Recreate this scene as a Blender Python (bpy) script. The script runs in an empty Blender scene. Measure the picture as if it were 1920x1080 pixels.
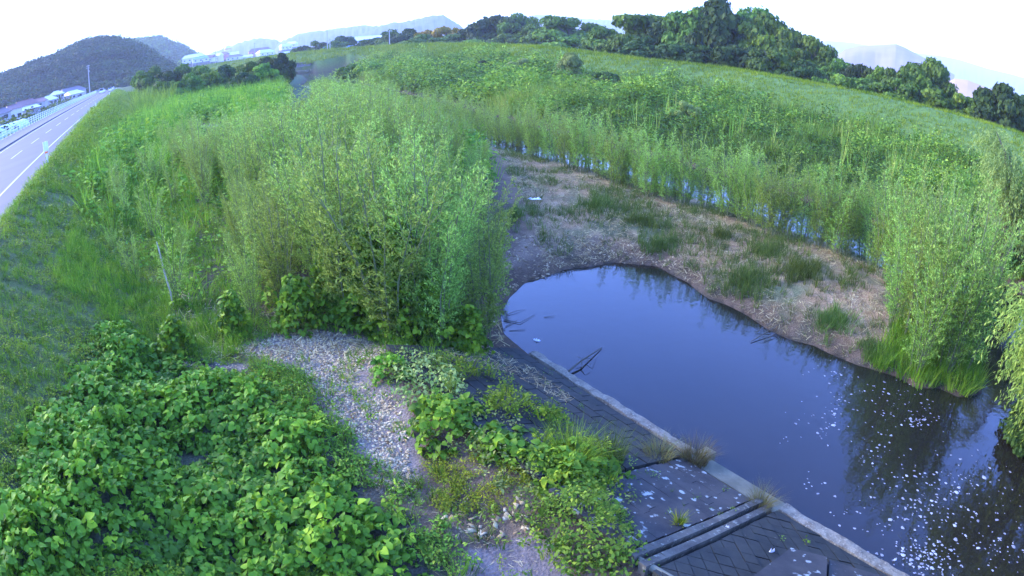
import bpy, math, random
import numpy as np
from mathutils import Matrix, Vector
R = math.radians
rnd = random.Random(7)
rng = np.random.default_rng(11)
SC = bpy.context.scene
COL = SC.collection

# ------------------------------------------------------------------ camera
H = 7.0                     # camera height above the water
PITCH = 0.40354
FPX = 1150.0                # focal length in pixels of the 1920-wide picture (equisolid fisheye)
cam_d = bpy.data.cameras.new('camera')
cam = bpy.data.objects.new('camera', cam_d)
COL.objects.link(cam)
SC.camera = cam
cam.location = (0, 0, H)
cam.rotation_euler = (math.pi / 2 - PITCH, 0, 0)
cam_d.sensor_width = 36.0
cam_d.sensor_fit = 'HORIZONTAL'
cam_d.clip_start = 0.05
cam_d.clip_end = 20000
cam_d.type = 'PANO'
cam_d.panorama_type = 'FISHEYE_EQUISOLID'
cam_d.fisheye_lens = FPX / 1920 * 36.0
cam_d.fisheye_fov = math.pi

# ------------------------------------------------------------------ sky, sun, exposure
SUN_EL, SUN_AZ = 20.0, -75.0      # degrees; azimuth from +Y towards +X
world = bpy.data.worlds.new('World')
SC.world = world
world.use_nodes = True
wn = world.node_tree
bg = wn.nodes['Background']
sky = wn.nodes.new('ShaderNodeTexSky')
sky.sky_type = 'NISHITA'
sky.sun_disc = False
sky.sun_elevation = R(SUN_EL)
sky.sun_rotation = R(SUN_AZ)
sky.air_density = 1.0
sky.dust_density = 0.35
sky.ozone_density = 3.0
tint_n = wn.nodes.new('ShaderNodeMix'); tint_n.data_type = 'RGBA'; tint_n.blend_type = 'MULTIPLY'
tint_n.inputs[0].default_value = 1.0; tint_n.inputs[7].default_value = (.82, 1.04, 2.1, 1)     # the deep blue of the clear evening sky
wn.links.new(sky.outputs[0], tint_n.inputs[6]); wn.links.new(tint_n.outputs[2], bg.inputs[0])
bg.inputs[1].default_value = 0.15
sun_d = bpy.data.lights.new('sun', 'SUN')
sun_d.energy = 2.0
sun_d.angle = R(35)
sun_d.color = (1.0, 0.88, 0.68)
sun = bpy.data.objects.new('sun', sun_d)
COL.objects.link(sun)
sd = Vector((math.sin(R(SUN_AZ)) * math.cos(R(SUN_EL)), math.cos(R(SUN_AZ)) * math.cos(R(SUN_EL)), math.sin(R(SUN_EL))))
sun.rotation_euler = sd.to_track_quat('Z', 'Y').to_euler()
sun.location = (-30, 0, 60)
SC.view_settings.view_transform = 'Standard'
SC.view_settings.look = 'None'
SC.view_settings.exposure = 2.62
SC.view_settings.gamma = 1.0
SC.render.engine = 'CYCLES'
SC.cycles.max_bounces = 5
SC.cycles.diffuse_bounces = 3
SC.cycles.glossy_bounces = 2
SC.cycles.transmission_bounces = 3
SC.cycles.transparent_max_bounces = 4
SC.cycles.volume_bounces = 1
SC.cycles.use_denoising = True

# ------------------------------------------------------------------ pixel rays of the 1920x1080 photograph -> the place
def ray(px, py):
    u, v = px - 960.0, 540.0 - py
    r = math.hypot(u, v)
    th = 2 * math.asin(r / 2 / FPX)
    s = math.sin(th) / max(r, 1e-9)
    cx, cy, cz = u * s, v * s, math.cos(th)
    return cx, cz * math.cos(PITCH) + cy * math.sin(PITCH), -cz * math.sin(PITCH) + cy * math.cos(PITCH)
def G(px, py, z=0.0):
    d = ray(px, py)
    t = (H - z) / -d[2]
    return d[0] * t, d[1] * t
def AZ(px, py):
    d = ray(px, py)
    return math.atan2(d[0], d[1])
def EL(px, py):
    d = ray(px, py)
    return math.atan2(d[2], math.hypot(d[0], d[1]))
def AT(px, py, dist):           # point on the ray at horizontal distance dist
    a, e = AZ(px, py), EL(px, py)
    return math.sin(a) * dist, math.cos(a) * dist, H + math.tan(e) * dist
def PG(pts, z=0.0):
    return np.array([G(x, y, z) for x, y in pts])
def GG(px, py):                 # where the pixel ray meets the ground
    d = ray(px, py); t = np.geomspace(4, 600, 500)
    x, y, z = d[0] * t, d[1] * t, H + d[2] * t
    b = np.where(z < ground(x, y))[0]
    i = b[0] if len(b) else len(t) - 1
    t = np.linspace(t[max(i - 1, 0)], t[i], 30)
    b = np.where(H + d[2] * t < ground(d[0] * t, d[1] * t))[0]
    k = t[b[0]] if len(b) else t[-1]
    return d[0] * k, d[1] * k
def PGG(pts):
    return np.array([GG(x, y) for x, y in pts])

# ------------------------------------------------------------------ numpy helpers
def vnoise(x, y, seed=0):
    xi, yi = np.floor(x).astype(np.int64), np.floor(y).astype(np.int64)
    xf, yf = x - xi, y - yi
    def h(a, b):
        n = (a * 374761393 + b * 668265263 + seed * 974634777) & 0x7fffffff
        n = ((n ^ (n >> 13)) * 1274126177) & 0x7fffffff
        n = n ^ (n >> 16)
        return (n & 0xffff) / 65535.0
    u, v = xf * xf * (3 - 2 * xf), yf * yf * (3 - 2 * yf)
    return (h(xi, yi) * (1 - u) + h(xi + 1, yi) * u) * (1 - v) + (h(xi, yi + 1) * (1 - u) + h(xi + 1, yi + 1) * u) * v
def fbm(x, y, seed=0, o=4):
    s, a, t = 0, 0.5, 0
    for i in range(o):
        s = s + a * vnoise(x * 2 ** i + 17.3 * i, y * 2 ** i - 9.1 * i, seed + i)
        t += a
        a *= 0.5
    return s / t - 0.5
def sstep(a, b, x):
    t = np.clip((x - a) / (b - a), 0, 1)
    return t * t * (3 - 2 * t)
def seg_dist(x, y, pts, closed=True):
    d = np.full(x.shape, 1e9)
    n = len(pts)
    for i in range(n if closed else n - 1):
        a, b = pts[i], pts[(i + 1) % n]
        ab = b - a
        L = max(ab @ ab, 1e-9)
        t = np.clip(((x - a[0]) * ab[0] + (y - a[1]) * ab[1]) / L, 0, 1)
        d = np.minimum(d, np.hypot(x - a[0] - t * ab[0], y - a[1] - t * ab[1]))
    return d
def inside(x, y, pts):
    c = np.zeros(x.shape, bool)
    n = len(pts)
    for i in range(n):
        x0, y0 = pts[i]
        x1, y1 = pts[(i + 1) % n]
        if y0 == y1:
            continue
        k = ((y0 > y) != (y1 > y)) & (x < (x1 - x0) * (y - y0) / (y1 - y0) + x0)
        c ^= k
    return c

# ------------------------------------------------------------------ plan of the place
AR = R(-35.8)
RD = np.array([math.sin(AR), math.cos(AR)])          # along the road, away from the camera
RN = np.array([math.cos(AR), -math.sin(AR)])         # to its right
def road_s(x, y): return x * RN[0] + y * RN[1]
def road_pt(s, a, z=3.5): return (RN[0] * s + RD[0] * a, RN[1] * s + RD[1] * a, z)

B0 = np.array(G(1010, 668, .15)); B1 = np.array(G(1655, 1060, .15))
BU = (B1 - B0) / np.linalg.norm(B1 - B0)             # along the toe beam, towards the camera's right
BN = np.array([BU[1], -BU[0]])                       # up the revetment, away from the water
def bp(t, d, z): return (B0[0] + BU[0] * t + BN[0] * d, B0[1] + BU[1] * t + BN[1] * d, z)
def rev_z(d): return .15 + .34 * d

WATER = [tuple(B0 + BU * 16)] + [tuple(B0)] + [(-.2, 13.5), (-.3, 14.6), (-.1, 15.6), (.4, 16.8), (1.0, 17.2), (1.7, 17.9), (2.5, 18.1), (3.3, 18.5), (4.7, 18.2),
    (5.1, 17.3), (5.4, 16.8), (5.5, 16.2), (5.7, 15.6), (6.1, 15.2), (6.5, 14.5), (6.8, 13.6), (7.2, 13.0), (7.8, 12.6), (8.1, 12.1), (8.6, 11.5), (9.0, 11.2), (9.5, 10.8),
    (9.8, 10.2), (10.5, 10.1), (10.9, 9.6), (11.8, 9.6), (12.6, 10.6), (13.4, 12.2), (14.2, 13.7), (14.5, 15.2), (14.0, 16.9), (13.1, 19.5), (11.6, 21.6), (9.0, 26.0), (6.0, 30.3),
    (1.3, 35.6), (-2.6, 40.5), (-11, 56), (-25, 84), (-43, 122), (-50, 146), (-60, 172), (-80, 190), (-110, 200), (-200, 206),
    (-200, 226), (-110, 218), (-84, 208), (-73, 200.5), (-62, 198), (-52, 196), (-44, 186), (-42, 168), (-40, 150), (-33, 124), (-15, 86), (-3, 60), (5, 43), (10.8, 34.5), (14.4, 28.5), (17.5, 22.5), (19.6, 18.5),
    (20.0, 14.5), (18.0, 11.8), (14.6, 9.2), (12.2, 7.2), (11.0, 5.2), (10.4, 2.0), (11, -4)]
WATER = np.array(WATER)
LEV = [(44, -60, 5.0)]
for q, h in (((1880, 240), 2.0), ((1700, 192), 2.0), ((1500, 152), 2.0), ((1360, 128), 2.0), ((1200, 112), 1.95)):
    LEV.append((*G(*q, H - h), H - h))
LEV += [(*AT(1010, 89, 115)[:2], 6.0), (*AT(850, 85, 165)[:2], 6.5), (*AT(700, 88, 205)[:2], 6.8), (*AT(560, 97, 235)[:2], 6.9), (*AT(470, 112, 280)[:2], 6.9), (*AT(350, 122, 330)[:2], 6.4)]
LEV = np.array(LEV)
BAR = np.array([(0.2, 14.5), (1, 17.6), (-1.6, 40), (-8, 52), (-6, 56), (1, 40), (14, 30), (17, 17), (15, 9), (10, 8.5), (5, 14), (2, 17.0)])

def levee(x, y):
    best = np.full(x.shape, 1e9); zc = np.zeros(x.shape); side = np.zeros(x.shape)
    for i in range(len(LEV) - 1):
        a, b = LEV[i, :2], LEV[i + 1, :2]
        ab = b - a
        t = np.clip(((x - a[0]) * ab[0] + (y - a[1]) * ab[1]) / (ab @ ab), 0, 1)
        dx, dy = x - a[0] - t * ab[0], y - a[1] - t * ab[1]
        d = np.hypot(dx, dy)
        m = d < best
        best = np.where(m, d, best)
        zc = np.where(m, LEV[i, 2] + t * (LEV[i + 1, 2] - LEV[i, 2]), zc)
        side = np.where(m, np.sign(ab[0] * dy - ab[1] * dx), side)     # +1 on the river side
    return best, zc, side

def ground(x, y):
    x = np.asarray(x, float); y = np.asarray(y, float)
    shp = x.shape; x = x.ravel(); y = y.ravel()
    s = road_s(x, y)
    dw = seg_dist(x, y, WATER)
    ins = inside(x, y, WATER)
    dB = seg_dist(x, y, BAR); inB = inside(x, y, BAR)
    wB = sstep(2.0, -1.5, np.where(inB, -dB, dB))
    base = 1.25 + (0.85 - 1.25) * wB
    n = fbm(x * .45, y * .45, 3)
    n2 = fbm(x * 2.1, y * 2.1, 9, 3)
    base = base + n * .35 + n2 * .08
    t = (x - B0[0]) * BU[0] + (y - B0[1]) * BU[1]
    d = (x - B0[0]) * BN[0] + (y - B0[1]) * BN[1]
    slope = np.where(d > 0, .42, .55)
    land = base * (1 - np.exp(-dw * slope / np.maximum(base, .1)))
    z = np.where(ins, -.7 * (1 - np.exp(-dw / 1.2)), land)
    # under the revetment
    rv = sstep(-1.6, -.2, t) * sstep(-.3, .2, d) * sstep(4.6, 3.2, d)
    z = z + (np.minimum(rev_z(d) - .14, 1.35) - z) * np.where(ins, 0, rv)
    # levee and the land behind it
    ld, lz, sd_ = levee(x, y)
    river = sd_ > 0
    zl = np.where(river, lz - .37 * np.maximum(ld - 1.6, 0), np.maximum(lz - .5 * np.maximum(ld - 1.6, 0), 3.0))
    farleft = (x < -60) & (y < 200)
    z = np.where(river & (ld > 17), z, np.maximum(z, zl + n2 * .25 * sstep(1, 3, ld)))
    z = np.where(ins & river, np.where(ins, -.7 * (1 - np.exp(-dw / 1.2)), z), z)
    # road embankment
    emb = 3.5 - np.maximum(s + 4.9, 0) * .52 + np.where(s > -4.9, n2 * .12, 0)
    emb = np.where(s < -16.9, np.maximum(3.5 + (s + 16.9) * .55, .9 + n * .3), emb)
    emb = np.where((s > -17.2) & (s < -5.2), 3.42, emb)
    z = np.where(s < -16.9, emb, np.maximum(z, emb))
    far = np.hypot(x, y)
    z = np.where((far > 300) & (s > -4), np.maximum(z, 3.0), z)
    return z.reshape(shp)
def gz(x, y): return float(ground(np.array([x]), np.array([y]))[0])

# ------------------------------------------------------------------ materials
def mat(name):
    m = bpy.data.materials.new(name)
    m.use_nodes = True
    nt = m.node_tree
    return m, nt, nt.nodes['Principled BSDF']
def simple(name, col, rough=.7, var=.12, scale=8.0, metal=0.0, bump=0.0):
    m, nt, b = mat(name)
    tc = nt.nodes.new('ShaderNodeTexCoord')
    nz = nt.nodes.new('ShaderNodeTexNoise'); nz.inputs['Scale'].default_value = scale; nz.inputs['Detail'].default_value = 5
    nt.links.new(tc.outputs['Object'], nz.inputs['Vector'])
    cr = nt.nodes.new('ShaderNodeValToRGB')
    cr.color_ramp.elements[0].position = .3; cr.color_ramp.elements[1].position = .7
    cr.color_ramp.elements[0].color = (*[c * (1 - var) for c in col], 1)
    cr.color_ramp.elements[1].color = (*[min(1, c * (1 + var)) for c in col], 1)
    nt.links.new(nz.outputs[0], cr.inputs[0]); nt.links.new(cr.outputs[0], b.inputs['Base Color'])
    b.inputs['Roughness'].default_value = rough
    b.inputs['Metallic'].default_value = metal
    if bump:
        bm = nt.nodes.new('ShaderNodeBump'); bm.inputs['Strength'].default_value = bump; bm.inputs['Distance'].default_value = .05
        nt.links.new(nz.outputs[0], bm.inputs['Height']); nt.links.new(bm.outputs[0], b.inputs['Normal'])
    return m
def leafmat(name, stops, transl=.35, rough=.6, spec=.08):
    """leaf colour read from the per-leaf 'tint' attribute, mixed over a few real leaf colours; thin and translucent"""
    stops = [(r_ * 1.18, g_ * 1.05, b_ * .42) for r_, g_, b_ in stops] if stops[0][1] > stops[0][0] else [(r_, g_, b_ * (.72 if r_ > b_ else 1)) for r_, g_, b_ in stops]
    m, nt, b = mat(name)
    at = nt.nodes.new('ShaderNodeAttribute'); at.attribute_name = 'tint'
    cr = nt.nodes.new('ShaderNodeValToRGB')
    el = cr.color_ramp.elements
    el[0].position = 0; el[0].color = (*stops[0], 1)
    el[1].position = 1; el[1].color = (*stops[-1], 1)
    for i, c in enumerate(stops[1:-1]):
        e = el.new((i + 1) / (len(stops) - 1)); e.color = (*c, 1)
    nt.links.new(at.outputs['Fac'], cr.inputs[0])
    oi = nt.nodes.new('ShaderNodeObjectInfo')
    hs = nt.nodes.new('ShaderNodeHueSaturation')
    mr = nt.nodes.new('ShaderNodeMapRange'); mr.inputs[3].default_value = .74; mr.inputs[4].default_value = 1.22
    mh = nt.nodes.new('ShaderNodeMath'); mh.operation = 'MULTIPLY_ADD'; mh.inputs[1].default_value = .034; mh.inputs[2].default_value = .484
    nt.links.new(oi.outputs['Random'], mh.inputs[0]); nt.links.new(mh.outputs[0], hs.inputs['Hue'])
    nt.links.new(oi.outputs['Random'], mr.inputs[0]); nt.links.new(mr.outputs[0], hs.inputs['Value'])
    nt.links.new(cr.outputs[0], hs.inputs['Color'])
    nt.links.new(hs.outputs[0], b.inputs['Base Color'])
    b.inputs['Roughness'].default_value = rough
    b.inputs['Specular IOR Level'].default_value = spec
    tr = nt.nodes.new('ShaderNodeBsdfTranslucent')
    nt.links.new(hs.outputs[0], tr.inputs[0])
    mx = nt.nodes.new('ShaderNodeMixShader'); mx.inputs[0].default_value = transl
    nt.links.new(b.outputs[0], mx.inputs[1]); nt.links.new(tr.outputs[0], mx.inputs[2])
    nt.links.new(mx.outputs[0], nt.nodes['Material Output'].inputs[0])
    return m

M = {}
M['kudzu'] = leafmat('kudzu_leaf', [(.05, .12, .03), (.095, .215, .04), (.15, .32, .05), (.28, .46, .06)], .3, .55, .12)
M['willow'] = leafmat('willow_leaf', [(.11, .20, .075), (.205, .355, .14), (.30, .475, .20), (.41, .56, .25)], .45)
M['silver'] = leafmat('silver_willow_leaf', [(.12, .20, .10), (.19, .28, .15), (.28, .38, .23)], .35)
M['tree'] = leafmat('broad_tree_leaf', [(.035, .075, .03), (.06, .12, .04), (.09, .17, .05), (.14, .25, .06)], .25)
M['dark'] = leafmat('dark_tree_leaf', [(.022, .045, .025), (.036, .07, .034), (.055, .10, .042)], .2)
M['gold'] = leafmat('sunlit_gold_leaf', [(.10, .14, .03), (.26, .22, .05), (.42, .28, .07)], .3)  # low sun on far treetops, put into the leaf colour
M['field'] = leafmat('field_weed_leaf', [(.045, .075, .03), (.075, .165, .045), (.125, .27, .07), (.25, .39, .10)], .35)
M['levee'] = leafmat('levee_turf_blade', [(.06, .12, .015), (.10, .185, .02), (.145, .25, .03), (.24, .31, .05)], .35)
M['reed'] = leafmat('reed_blade', [(.08, .14, .05), (.12, .25, .06), (.19, .33, .10), (.33, .38, .18)], .3)
M['grass'] = leafmat('grass_blade', [(.06, .14, .03), (.10, .22, .045), (.16, .31, .055), (.25, .37, .08)], .35)
M['greygrass'] = leafmat('bar_grass_blade', [(.06, .11, .05), (.09, .16, .07), (.14, .22, .09)], .3)
M['yellowweed'] = leafmat('yellow_green_weed', [(.09, .14, .03), (.17, .24, .04), (.30, .34, .05)], .35)
M['sage'] = leafmat('pale_weed_leaf', [(.09, .16, .07), (.17, .27, .13), (.33, .43, .28)], .3)
M['drygrass'] = leafmat('dry_grass_blade', [(.11, .08, .04), (.20, .16, .08), (.20, .22, .08)], .25)
M['straw'] = leafmat('straw_litter', [(.14, .095, .055), (.26, .19, .115), (.40, .31, .19), (.54, .44, .30)], .05, .8)
M['chips'] = leafmat('pale_chips', [(.15, .10, .06), (.33, .25, .17), (.50, .41, .30), (.64, .55, .43)], .0, .8)
M['bark'] = simple('bark', (.09, .08, .05), .9)
M['stem'] = simple('green_stem', (.13, .15, .055), .7)
M['stake'] = simple('pale_wood', (.42, .38, .26), .8, .25, 30)
M['white'] = simple('white_paint', (.72, .74, .72), .5, .08)
M['plaster'] = simple('pale_plaster', (.60, .58, .55), .8, .08, 2)
M['plaster2'] = simple('grey_plaster', (.38, .37, .37), .8, .08, 2)
M['tile'] = simple('dark_roof_tile', (.09, .075, .08), .6, .2, 4)
M['redtile'] = simple('brown_roof_tile', (.17, .085, .07), .6, .2, 4)
M['silverroof'] = simple('pale_metal_roof', (.62, .64, .66), .4, .06, 2)
M['blueroof'] = simple('blue_metal_roof', (.16, .30, .48), .4, .06, 2)
M['glass'] = simple('dark_glass', (.03, .035, .04), .1, .1)
M['pole'] = simple('concrete_pole', (.36, .36, .34), .8, .1, 3)
M['vinyl'] = simple('greenhouse_film', (.50, .66, .66), .35, .05, 2)
M['orange'] = simple('orange_reflector', (.75, .18, .04), .4)
M['rubber'] = simple('tyre_rubber', (.02, .02, .02), .8)
M['carpaint'] = simple('white_car_paint', (.75, .76, .78), .25, .02)
M['redlamp'] = simple('red_lamp_lens', (.35, .03, .02), .3)
M['litter'] = simple('white_plastic', (.82, .84, .86), .35, .05)
M['redpaint'] = simple('red_board', (.55, .20, .17), .5)

# concrete for the toe beam and ribs: grey, mottled with moss and lichen
def concrete(name, a, b_, scale, c=(.5, .5, .5), lich=.66, bump=.5):
    a, b_, c = [(q_[0], q_[1], q_[2] * .78) for q_ in (a, b_, c)]
    m, nt, b = mat(name)
    tc = nt.nodes.new('ShaderNodeTexCoord')
    n1 = nt.nodes.new('ShaderNodeTexNoise'); n1.inputs['Scale'].default_value = scale; n1.inputs['Detail'].default_value = 8; n1.inputs['Roughness'].default_value = .65
    n2 = nt.nodes.new('ShaderNodeTexNoise'); n2.inputs['Scale'].default_value = scale * 5; n2.inputs['Detail'].default_value = 6
    for n in (n1, n2): nt.links.new(tc.outputs['Object'], n.inputs['Vector'])
    r1 = nt.nodes.new('ShaderNodeValToRGB'); r1.color_ramp.elements[0].position = .38; r1.color_ramp.elements[1].position = .62
    r1.color_ramp.elements[0].color = (*a, 1); r1.color_ramp.elements[1].color = (*b_, 1)
    r2 = nt.nodes.new('ShaderNodeValToRGB'); r2.color_ramp.elements[0].position = lich; r2.color_ramp.elements[1].position = lich + .06
    mx = nt.nodes.new('ShaderNodeMix'); mx.data_type = 'RGBA'; mx.inputs[7].default_value = (*c, 1)
    nt.links.new(n1.outputs[0], r1.inputs[0]); nt.links.new(n2.outputs[0], r2.inputs[0])
    nt.links.new(r1.outputs[0], mx.inputs[6]); nt.links.new(r2.outputs[0], mx.inputs[0]); nt.links.new(mx.outputs[2], b.inputs['Base Color'])
    bm = nt.nodes.new('ShaderNodeBump'); bm.inputs['Strength'].default_value = bump; bm.inputs['Distance'].default_value = .02
    nt.links.new(n2.outputs[0], bm.inputs['Height']); nt.links.new(bm.outputs[0], b.inputs['Normal'])
    b.inputs['Roughness'].default_value = .9
    return m
M['beam'] = concrete('weathered_beam_concrete', (.12, .10, .08), (.26, .23, .19), 5, (.33, .30, .25), .58, .8)
M['mossblock'] = concrete('mossy_block_concrete', (.014, .017, .013), (.034, .035, .029), 1.5, (.11, .10, .085), .70)
M['slab'] = concrete('lichened_slab_concrete', (.024, .023, .024), (.058, .052, .050), 1.2, (.36, .37, .37), .60)
M['rib'] = concrete('rib_concrete', (.055, .05, .045), (.12, .11, .095), 3.0, (.22, .21, .18), .60)
M['cap'] = concrete('smooth_cap_concrete', (.11, .11, .085), (.19, .18, .14), 2.0, (.26, .25, .20), .68, .2)
M['wallstone'] = concrete('river_wall_stone', (.10, .09, .10), (.19, .17, .19), .5, (.3, .28, .3), .6)
M['pebble'] = concrete('stone', (.20, .19, .18), (.40, .37, .35), 4, (.55, .52, .5), .6)

def ground_mat():
    m, nt, b = mat('ground_soil')
    at = nt.nodes.new('ShaderNodeAttribute'); at.attribute_name = 'gcol'
    tc = nt.nodes.new('ShaderNodeTexCoord')
    n1 = nt.nodes.new('ShaderNodeTexNoise'); n1.inputs['Scale'].default_value = 2.2; n1.inputs['Detail'].default_value = 10; n1.inputs['Roughness'].default_value = .7
    n2 = nt.nodes.new('ShaderNodeTexNoise'); n2.inputs['Scale'].default_value = 22; n2.inputs['Detail'].default_value = 5
    for n in (n1, n2): nt.links.new(tc.outputs['Object'], n.inputs['Vector'])
    mr = nt.nodes.new('ShaderNodeMapRange'); mr.inputs[1].default_value = .3; mr.inputs[2].default_value = .7; mr.inputs[3].default_value = .62; mr.inputs[4].default_value = 1.42
    mr2 = nt.nodes.new('ShaderNodeMapRange'); mr2.inputs[1].default_value = .3; mr2.inputs[2].default_value = .7; mr2.inputs[3].default_value = .7; mr2.inputs[4].default_value = 1.35
    nt.links.new(n1.outputs[0], mr.inputs[0]); nt.links.new(n2.outputs[0], mr2.inputs[0])
    mu = nt.nodes.new('ShaderNodeMath'); mu.operation = 'MULTIPLY'
    nt.links.new(mr.outputs[0], mu.inputs[0]); nt.links.new(mr2.outputs[0], mu.inputs[1])
    vm = nt.nodes.new('ShaderNodeVectorMath'); vm.operation = 'SCALE'
    nt.links.new(at.outputs['Color'], vm.inputs[0]); nt.links.new(mu.outputs[0], vm.inputs['Scale'])
    nt.links.new(vm.outputs[0], b.inputs['Base Color'])
    bm = nt.nodes.new('ShaderNodeBump'); bm.inputs['Strength'].default_value = .7; bm.inputs['Distance'].default_value = .06
    nt.links.new(n2.outputs[0], bm.inputs['Height']); nt.links.new(bm.outputs[0], b.inputs['Normal'])
    b.inputs['Roughness'].default_value = .95
    b.inputs['Specular IOR Level'].default_value = .15
    return m
def water_mat():
    m, nt, b = mat('pond_water')
    b.inputs['Base Color'].default_value = (.016, .014, .009, 1)
    b.inputs['Roughness'].default_value = .03
    b.inputs['IOR'].default_value = 1.48
    b.inputs['Specular IOR Level'].default_value = .5
    tc = nt.nodes.new('ShaderNodeTexCoord')
    n1 = nt.nodes.new('ShaderNodeTexNoise'); n1.inputs['Scale'].default_value = 3.0; n1.inputs['Detail'].default_value = 3
    nt.links.new(tc.outputs['Object'], n1.inputs['Vector'])
    bm = nt.nodes.new('ShaderNodeBump'); bm.inputs['Strength'].default_value = .05; bm.inputs['Distance'].default_value = .1
    nt.links.new(n1.outputs[0], bm.inputs['Height']); nt.links.new(bm.outputs[0], b.inputs['Normal'])
    return m
def asphalt_mat():
    m, nt, b = mat('road_asphalt')
    tc = nt.nodes.new('ShaderNodeTexCoord')
    n1 = nt.nodes.new('ShaderNodeTexNoise'); n1.inputs['Scale'].default_value = .35; n1.inputs['Detail'].default_value = 8
    mp = nt.nodes.new('ShaderNodeMapping'); mp.inputs['Rotation'].default_value = (0, 0, -AR); mp.inputs['Scale'].default_value = (2.0, .08, 1)
    nt.links.new(tc.outputs['Object'], mp.inputs[0]); nt.links.new(mp.outputs[0], n1.inputs['Vector'])
    cr = nt.nodes.new('ShaderNodeValToRGB'); cr.color_ramp.elements[0].position = .35; cr.color_ramp.elements[1].position = .65
    cr.color_ramp.elements[0].color = (.030, .030, .031, 1); cr.color_ramp.elements[1].color = (.045, .045, .046, 1)
    nt.links.new(n1.outputs[0], cr.inputs[0]); nt.links.new(cr.outputs[0], b.inputs['Base Color'])
    b.inputs['Roughness'].default_value = .75
    return m
M['ground'] = ground_mat(); M['water'] = water_mat(); M['asphalt'] = asphalt_mat()
M['marking'] = simple('road_paint', (.34, .34, .33), .6, .1, 6)
M['sidewalk'] = simple('sidewalk_concrete', (.09, .09, .09), .85, .15, 2)

# ------------------------------------------------------------------ object helpers
def tag(o, label=None, cat=None, group=None, kind=None):
    if label: o['label'] = label
    if cat: o['category'] = cat
    if group: o['group'] = group
    if kind: o['kind'] = kind
    return o
def empty(name, loc=(0, 0, 0), rz=0, **k):
    o = bpy.data.objects.new(name, None)
    COL.objects.link(o)
    o.empty_display_size = .2
    o.location = loc; o.rotation_euler = (0, 0, rz)
    return tag(o, **k)
def np_mesh(name, V, F, m, parent=None, tint=None, smooth=False, link=True):
    """V (n,3), F (m,k) with one k"""
    V = np.asarray(V, np.float32); F = np.asarray(F, np.int32)
    me = bpy.data.meshes.new(name)
    me.vertices.add(len(V)); me.vertices.foreach_set('co', V.ravel())
    k = F.shape[1]
    me.loops.add(F.size); me.loops.foreach_set('vertex_index', F.ravel())
    me.polygons.add(len(F)); me.polygons.foreach_set('loop_start', np.arange(0, F.size, k, dtype=np.int32))
    me.polygons.foreach_set('loop_total', np.full(len(F), k, np.int32))
    if smooth: me.polygons.foreach_set('use_smooth', np.ones(len(F), bool))
    me.update(calc_edges=True)
    if tint is not None:
        a = me.attributes.new('tint', 'FLOAT', 'POINT')
        a.data.foreach_set('value', np.asarray(tint, np.float32))
    me.materials.append(m)
    o = bpy.data.objects.new(name, me)
    if link: COL.objects.link(o)
    if parent: o.parent = parent
    return o
class MB:
    """collects boxes, tubes, prisms into one mesh"""
    def __init__(s): s.v = []; s.f = []
    def add(s, v, f):
        n = len(s.v); s.v += [tuple(p) for p in v]; s.f += [tuple(n + i for i in q) for q in f]
    def box(s, c, d, rz=0, rx=0):
        hx, hy, hz = d[0] / 2, d[1] / 2, d[2] / 2
        mt = Matrix.Rotation(rz, 3, 'Z') @ Matrix.Rotation(rx, 3, 'X')
        v = [Vector(c) + mt @ Vector((x * hx, y * hy, z * hz)) for z in (-1, 1) for y in (-1, 1) for x in (-1, 1)]
        s.add(v, [(0, 2, 3, 1), (4, 5, 7, 6), (0, 1, 5, 4), (2, 6, 7, 3), (0, 4, 6, 2), (1, 3, 7, 5)])
    def hexa(s, v):      # 8 corners, bottom ring then top ring
        s.add(v, [(3, 2, 1, 0), (4, 5, 6, 7), (0, 1, 5, 4), (1, 2, 6, 5), (2, 3, 7, 6), (3, 0, 4, 7)])
    def tube(s, pts, radii, n=6, cap=True):
        pts = [Vector(p) for p in pts]
        if not hasattr(radii, '__len__'): radii = [radii] * len(pts)
        rings = []
        for i, p in enumerate(pts):
            d = (pts[min(i + 1, len(pts) - 1)] - pts[max(i - 1, 0)]).normalized()
            a = d.orthogonal().normalized() if abs(d.z) > .99 else d.cross(Vector((0, 0, 1))).normalized()
            b = d.cross(a)
            rings.append([p + (a * math.cos(2 * math.pi * k / n) + b * math.sin(2 * math.pi * k / n)) * radii[i] for k in range(n)])
        v = [q for r in rings for q in r]
        f = []
        for i in range(len(rings) - 1):
            for k in range(n):
                f.append((i * n + k, i * n + (k + 1) % n, (i + 1) * n + (k + 1) % n, (i + 1) * n + k))
        if cap:
            f.append(tuple(range(n))[::-1]); f.append(tuple((len(rings) - 1) * n + k for k in range(n)))
        s.add(v, f)
    def build(s, name, m, parent=None, smooth=False):
        me = bpy.data.meshes.new(name)
        me.from_pydata(s.v, [], s.f)
        if smooth:
            for p in me.polygons: p.use_smooth = True
        me.materials.append(m)
        o = bpy.data.objects.new(name, me)
        COL.objects.link(o)
        if parent: o.parent = parent
        return o
def copy_tree(o, parent=None):
    c = o.copy(); COL.objects.link(c)
    if parent: c.parent = parent
    for ch in list(o.children):
        copy_tree(ch, c)
    return c

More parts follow.
